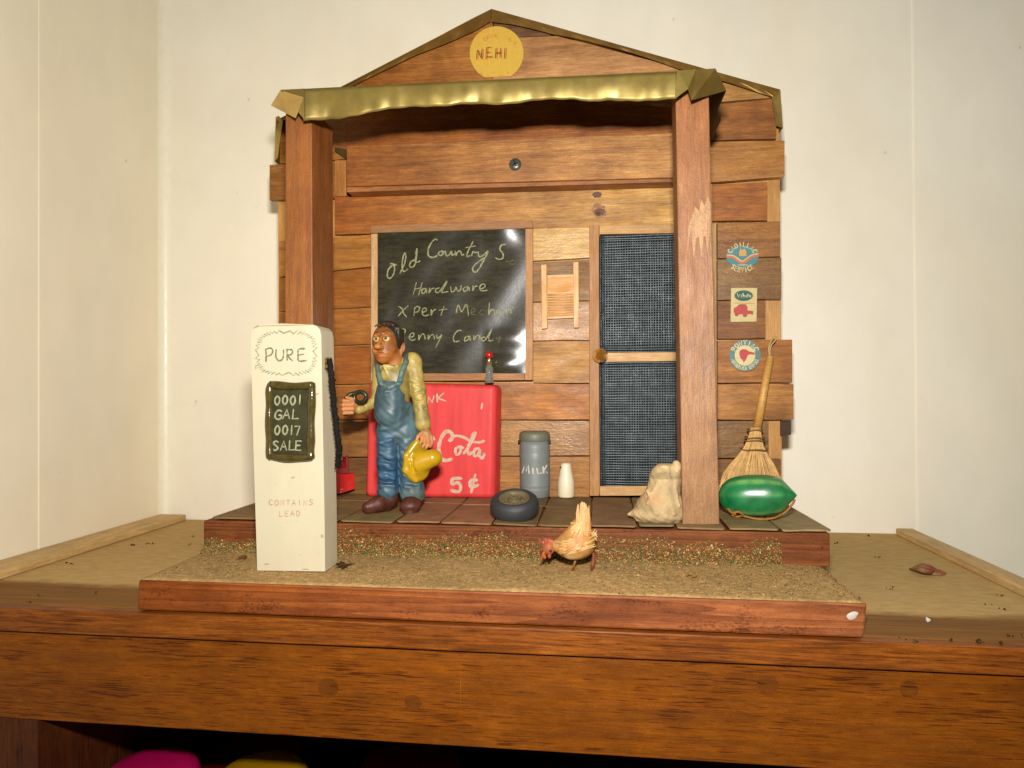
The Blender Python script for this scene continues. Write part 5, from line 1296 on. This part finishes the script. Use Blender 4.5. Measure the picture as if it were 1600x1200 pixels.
shirt = [C_((617, 590, -2), (613, 642, 2), 22, 24, 8, sh), E_(607, 588, 6, 15, 14, 12, 6, sh2), C_((616, 583, -4), (640, 566, -5), 14, 12, 6, sh), C_((612, 584, -6), (592, 578, -11), 12, 9, 6, sh),
 E_(642, 567, -3, 14, 15, 13, 5, sh), C_((643, 568, -3), (651, 611, -1), 13, 11.5, 5, sh), C_((651, 611, -1), (657, 658, 6), 11.5, 11.8, 5, sh), C_((656.5, 657, 5), (657.5, 665, 7), 12.1, 12.4, 1.5, sh),
 C_((590, 580, -11), (586, 628, -11), 9.5, 9, 5, sh), C_((586, 630, -9), (563, 640, 5), 9, 7, 4, sh), C_((563, 640, 5), (560, 641, 7), 7.6, 7.6, 1, sh),
 C_((600, 577, 16), (606, 594, 17), 2.6, 1.4, 1.6, sh2), C_((618, 574, 13), (607, 594, 17), 2.6, 1.4, 1.6, sh2), C_((612, 577, 17), (609, 596, 17.5), .8, .6, 1.0, None, True),
 C_((599, 574, 14), (612, 576, 15), 3, 2.6, 2, sh2)]
for i in range(4): shirt.append(C_((641 + i * 2.2, 596 + i * 9, 9.0 + i * .5), (652 + i * 2, 602 + i * 9, 9.0 + i * .8), 2.0, 1.2, 4.0, sh2))
for i in range(3): shirt.append(C_((651 + i, 622 + 12 * i, 10.5), (659 + i, 616 + 12 * i, 9), 1.8, 1.0, 4.0, sh2))
for i in range(4): shirt.append(C_((640 + i * 3, 604 + i * 13, 12), (664 + i, 600 + i * 13, 12), 1.0, .8, 2.5, None, True))
soft(fr, shirt, 1.0, M_GLAZE, 'shirt', man, warp=lambda X, Y, Z: .22 * np.sin(X * .3 + Y * .18) * np.sin(Y * .2 - Z * .25))
ov, ov2, ovg = mc(98, 130, 144), mc(62, 108, 150), mc(116, 140, 130)
over = [E_(608, 634, 7, 24, 34, 23, 5, ov), C_((609, 610, 4), (609, 642, 6), 21.5, 24, 8, ov), E_(606, 650, 14, 20, 19, 18, 8, ov), C_((612, 642, -2), (622, 678, -2), 24, 23, 8, ov), E_(635, 657, -2, 12, 28, 16, 8, ov),
 E_(606, 577, 10, 14.5, 22, 30, 4, None, True), E_(588, 560, 0, 30, 20, 40, 3, None, True), E_(640, 580, 6, 15, 34, 40, 3, None, True), E_(648, 612, 6, 9, 22, 30, 3, None, True),
 C_((604, 674, 3), (603, 722, 7), 18, 15, 6, ov2), C_((603, 722, 7), (604, 760, 4), 15.5, 15, 6, ov2), C_((604, 760, 4), (603, 767, 5), 15.5, 16.5, 3, ov),
 C_((632, 674, 0), (637, 724, 4), 20, 17, 6, ov), C_((637, 724, 4), (641, 766, 2), 17, 18, 6, ov), C_((641, 766, 2), (641, 772, 3), 18.5, 20, 3, ovg)]
# creases: raised folds that die out on the front, and soft valleys between them
for a_, b__, r in (((595, 671, 19), (616, 667, 20.5), 2.6), ((593, 692, 18.5), (609, 687, 21.5), 2.8), ((593, 707, 18.5), (612, 714, 20.5), 3.0), ((592, 724, 18.5), (611, 732, 20), 3.0), ((593, 742, 16.5), (612, 748, 18), 3.2), ((594, 757, 16), (613, 759, 17.5), 2.8), ((626, 696, 18), (639, 688, 17.5), 2.6), ((628, 716, 18.5), (645, 724, 17), 2.6), ((629, 742, 18), (649, 750, 16.5), 3.2), ((630, 760, 18.5), (650, 763, 17), 2.8), ((618, 654, 24), (637, 634, 12), 2.2), ((620, 665, 22), (640, 653, 11), 2.2), ((601, 614, 27), (617, 610, 25.5), 1.8), ((620, 625, 21), (631, 615, 14), 2.0)):
    over.append(C_(a_, b__, r, r * .6, 5.0, ov2 if a_[1] > 686 else ov))
for a_, b__ in (((588, 699, 21), (616, 701, 23)), ((588, 716, 22), (616, 723, 23)), ((588, 734, 21), (616, 740, 21)), ((588, 751, 19), (616, 753, 20)), ((624, 706, 20), (652, 708, 18)), ((624, 732, 22), (654, 736, 20)), ((626, 753, 21), (656, 757, 20)), ((588, 678, 22), (612, 677, 24))):
    over.append(C_(a_, b__, 2.2, 1.6, 4.0, None, True))
over += [C_((619, 684, 14), (620, 766, 15), 1.6, 1.6, 3, None, True), C_((598, 668, 30), (624, 670, 28), 1.2, 1.2, 3, None, True)]
st = ovg
over += [C_((633, 558, 2), (632, 568, 10), 4.6, 4.4, 1.5, st), C_((632, 568, 10), (625.5, 584, 17), 4.4, 4.4, 1.5, st), C_((625.5, 584, 17), (622, 599, 20), 4.4, 4.6, 1.5, st),
 C_((588, 573, 3), (590, 586, 12), 3.8, 3.8, 1.5, st), C_((590, 586, 12), (594, 602, 19), 3.8, 4.2, 1.5, st),
 C_((593, 602, 19), (606, 607, 25), 2.6, 2.6, 1.5, st), C_((606, 607, 25), (623, 601, 21), 2.6, 2.8, 1.5, st), E_(623, 596, 24.5, 5, 5.2, 2.4, .8, ov2), E_(623, 596, 27, 2.2, 2.2, 2, .6, st)]
soft(fr, over, .95, M_GLAZE, 'overalls', man, warp=lambda X, Y, Z: .5 * np.sin(X * .31 + Y * .2 + 1) * np.sin(Y * .26 + Z * .4) * (Y < -600))
sc1 = mc(116, 62, 46)
left = [C_((606, 782, 4), (588, 786, 14), 13, 11.5, 5, sc1), C_((588, 786, 14), (573, 789, 20), 11.5, 8.0, 5, sc1), E_(606, 778, 4, 13, 10, 11, 4, sc1), C_((604, 793, 6), (574, 794, 20), 6, 6, 2, mc(88, 46, 34)), C_((598, 774, 18), (586, 780, 24), 1.6, 1.2, 1.2, sc1), E_(590, 813, 10, 60, 14.5, 60, 1, None, True)]
right = [C_((642, 784, 2), (638, 788, 18), 15, 14.5, 5, sc1), E_(637, 789, 24, 16, 9.5, 12, 5, sc1), E_(643, 780, 4, 16, 10, 12, 4, sc1), C_((640, 797, 4), (637, 798, 22), 12, 13, 2, mc(88, 46, 34)), C_((634, 778, 26), (646, 779, 25), 1.5, 1.2, 1.2, sc1), E_(640, 819, 10, 60, 19, 60, 1, None, True)]
soft(fr, left, 1.0, M_GLAZE, 'shoe', man); soft(fr, right, 1.0, M_GLAZE, 'shoe', man)

# the hat he holds and the tool in his fist are things of their own
hy = mc(232, 186, 30, .95)
hat = [E_(646, 722, 16, 20, 33, 9, 4, hy), E_(648, 738, 19, 18, 14, 8, 5, hy), C_((650, 724, 20), (671, 716, 27), 17.5, 13.5, 7, hy), E_(676, 716, 27, 10, 9.5, 9, 5, hy), C_((648, 692, 20), (632, 712, 25), 4.5, 3.5, 5, hy), C_((632, 712, 24), (631, 734, 23), 4, 4.5, 5, hy), C_((631, 734, 23), (646, 750, 22), 4.5, 3.5, 5, hy),
       C_((640, 712, 31), (643, 736, 31), 1.8, 1.8, 5, None, True)]
o = soft(fr, hat, 1.0, M_HAT, 'hat', None, fr(650, 752, 16)); tag(o, 'yellow felt hat hanging crown outward from the man\'s lowered hand', 'hat')
mb = MB(); ir = mc(66, 68, 44)
ringp = [fr(563 + 9.0 * math.cos(a), 622 + 8.2 * math.sin(a), 20 + 2.5 * math.cos(a)) for a in np.linspace(0, 2 * math.pi, 30)]
mb.tube(ringp, 3.4 * fr.s, ir, M_IRON, 10)
mb.tube(smooth_pts([fr(556, 616, 18), fr(550, 617, 20), fr(543, 622, 20), fr(540, 632, 18), fr(541, 650, 15)], 4), 3.3 * fr.s, ir, M_IRON, 10)
o = mb.build('hand_tool', None, fr(545, 640, 16)); tag(o, 'dark green metal ring ended tool gripped in the man\'s raised fist', 'tool')

# ================================================================== THE HEN
pf = PZ(905, 889, ZB + .05)
fr = Frame(905, 889, pf)
hen = thing('hen', 'straw coloured toy hen with a red comb pecking at the earth', 'hen', pf)
h1, h2, hr = pc(230, 168, 92, 27.5, .58), pc(240, 200, 138, 27.5, .62), pc(204, 56, 50, 27.5, .72)
bodyp = [E_(897, 854, 0, 29, 19, 19, 5, h1, rot=8), C_((882, 852, 3), (871, 852, 6), 14, 9.0, 6, h1), E_(904, 848, 0, 25, 20, 18, 6, h1), C_((904, 848, -1), (911, 816, -4), 24, 12.5, 8, h1), C_((911, 818, -4), (912, 796, -6), 12, 6, 6, h1), C_((884, 848, 1), (903, 822, -3), 12, 8, 8, h1),
         E_(902, 858, 12, 22, 12, 9, 3, h2, rot=20), E_(857.5, 855, 9, 10.0, 11, 9, 1.6, hr), C_((850, 865, 13), (845.5, 873, 15), 3.0, .8, 1.0, pc(222, 160, 44, 27.5, .8)),
         C_((850, 862, 14), (848.5, 867, 15), 2.6, 2.0, 1, hr)]
for i, (x, y) in enumerate(((849, 847), (853, 843), (858, 842.5), (862, 845))): bodyp.append(E_(x, y, 9, 3.0, 3.8, 2.4, 1.2, hr))
bodyp += [E_(852, 868, 14, 2.6, 3.5, 2, 1.2, hr), E_(859, 867, 13, 3, 3.6, 2.2, 1.2, hr), E_(885, 846, 12, 20, 2, 5, 3, h2, rot=-8)]
soft(fr, bodyp, .8, M_STRAW, 'body', hen)
mb = MB(); c = fr(861, 857.5, 17.2); mb.lathe([(2.2 * fr.s * math.sin(a), 2.2 * fr.s * math.cos(a)) for a in np.linspace(.01, 3.13, 10)], c, (.02, .015, .01), M_GLAZE, seg=14); mb.build('eye', hen)
def feather(m_, p0, p1, p2, w, col):
    """one flat strip of straw along a curve"""
    P = [np.array(fr(*q)) for q in smooth_pts([p0, p1, p2], 4)]
    m_.stroke(P, w * fr.s, fr.f * .9 + np.array([0, 0, .35]), col, M_STRAW, .3)
mb = MB()                                           # wing and back strips
for i in range(55):
    t = rng.rand(); y0_ = 842 + 22 * t; x0_ = 872 + rng.uniform(-4, 22)
    wz = lambda x, y: 21.5 * math.sqrt(max(.05, 1 - ((x - 900) / 33) ** 2 - ((y - 853) / 24) ** 2)) + 2.0
    x1_ = x0_ + rng.uniform(14, 24); x2_ = min(x1_ + rng.uniform(10, 22), 931); yy1 = y0_ - 3 - 6 * t + rng.uniform(-2, 2); yy2 = y0_ - 10 * (1 - t) - 12 * t + rng.uniform(-3, 4)
    feather(mb, (x0_, y0_, wz(x0_, y0_)), (x1_, yy1, wz(x1_, yy1) + .5), (x2_, yy2, wz(min(x2_, 926), yy2) + 1), rng.uniform(.9, 2.2), np.array(h2 if rng.rand() < .45 else h1) * rng.uniform(.9, 1.06))
mb.build('wing', hen)
mb = MB()
for i in range(95):
    u = rng.uniform(-1, 1); yb0 = 828 + rng.uniform(-14, 9)
    zf = lambda y, uu: (8 + 16 * (y - 796) / 46) * math.sqrt(max(.02, 1 - uu * uu)) - 1
    feather(mb, (905 + u * (8 + 14 * (yb0 - 800) / 46), yb0, zf(yb0, u)), (911 + u * 11, 814, zf(814, u) + .8), (911.5 + u * 9.5 + rng.normal(0, 1.2), 788 + rng.uniform(-5, 12) + 5 * abs(u), rng.uniform(-4, 3)), rng.uniform(.8, 1.8), np.array(h1 if rng.rand() < .72 else h2) * rng.uniform(.88, 1.06))
for i in range(16): feather(mb, (918 + rng.uniform(-4, 4), 830 + rng.uniform(-6, 14), 8), (926, 832 + rng.uniform(-4, 10), 5), (931 + rng.uniform(-2, 3), 830 + rng.uniform(-4, 18), 2), rng.uniform(.8, 1.6), np.array(h2) * rng.uniform(.8, 1.1))
mb.build('tail', hen)
mb = MB(); lc = pc(204, 140, 66, 27.5)
mb.tube([fr(900, 872, 4), fr(897, 882, 4), fr(896, 889, 3)], [2.2 * fr.s, 1.8 * fr.s, 1.7 * fr.s], lc, M_STRAW, 8)
for dx, dw in ((-10, 4), (-7, 9), (6, 8), (9, 1)): mb.tube([fr(896, 889, 3), fr(896 + dx, 890.5, 3 + dw)], [1.5 * fr.s, .9 * fr.s], lc, M_STRAW, 6)
mb.build('leg', hen)
mb = MB(); lc2 = pc(178, 88, 52, 27.5)
mb.tube([fr(926, 862, -2), fr(928, 868, -1), fr(926, 880, 3), fr(924, 891, 5)], [2.2 * fr.s, 3.0 * fr.s, 3.2 * fr.s, 1.8 * fr.s], lc2, M_STRAW, 10)
mb.build('leg', hen)

# ================================================================== LITTER ON THE CABINET TOP
scp = PZ(1448, 892, .03); mb = MB(); lc = pc(196, 142, 92, 30)
for i in range(6):
    q = smooth_pts([PZ(1422 + i * 4, 889 + rng.uniform(-2, 2), .05) + (0, 0, .02 + .03 * i % .1), PZ(1440 + i * 2, 886 + rng.uniform(-4, 6), .22 + rng.uniform(-.05, .1)), PZ(1452 + i * 1.5, 893 + rng.uniform(-3, 3), .10), PZ(1466 + i * 2.4, 897 + rng.uniform(-1, 2), .05)], 4)
    mb.tube(q, [.05 + .10 * math.sin(math.pi * k / (len(q) - 1)) for k in range(len(q))], np.array(lc) * rng.uniform(.7, 1.1) if i < 4 else pc(190, 98, 78, 30), M_STRAW, 6)
tag(mb.build('dried_leaf', None, scp), 'curled dry pinkish tan leaf lying near the right cabinet rail', 'leaf')
mb = MB(); P = []; Cs = []
crumbs = [(207, 852), (233, 849), (243, 849), (298, 850), (45, 941), (1450, 969), (1390, 920), (1395, 917), (1562, 930), (1570, 951), (1573, 952), (1545, 945), (1305, 849), (1358, 838), (1430, 1002), (1564, 1004), (1597, 993), (1577, 993), (1412, 998), (1500, 880), (1372, 870), (300, 838), (110, 880), (150, 925), (60, 930), (1485, 1000), (1530, 1003)]
for x, y in crumbs:
    for k in range(rng.randint(2, 6)):
        P.append(PZ(x + rng.normal(0, 3), y + rng.normal(0, .8), .03)); Cs.append(pc(*random.choice(((84, 60, 30), (100, 76, 40), (150, 122, 76), (96, 70, 38))), 30))
mb.bits(P, .035, Cs, M_FLOCK)
for x, y in ((1450, 969),): mb.bits([PZ(x, y, .04)], .08, [(.5, .47, .38)], M_FLOCK)
setting(mb.build('crumbs', None, (0, 33, 0)), 'stuff', 'crumbs and flecks of dust scattered on the cabinet top')
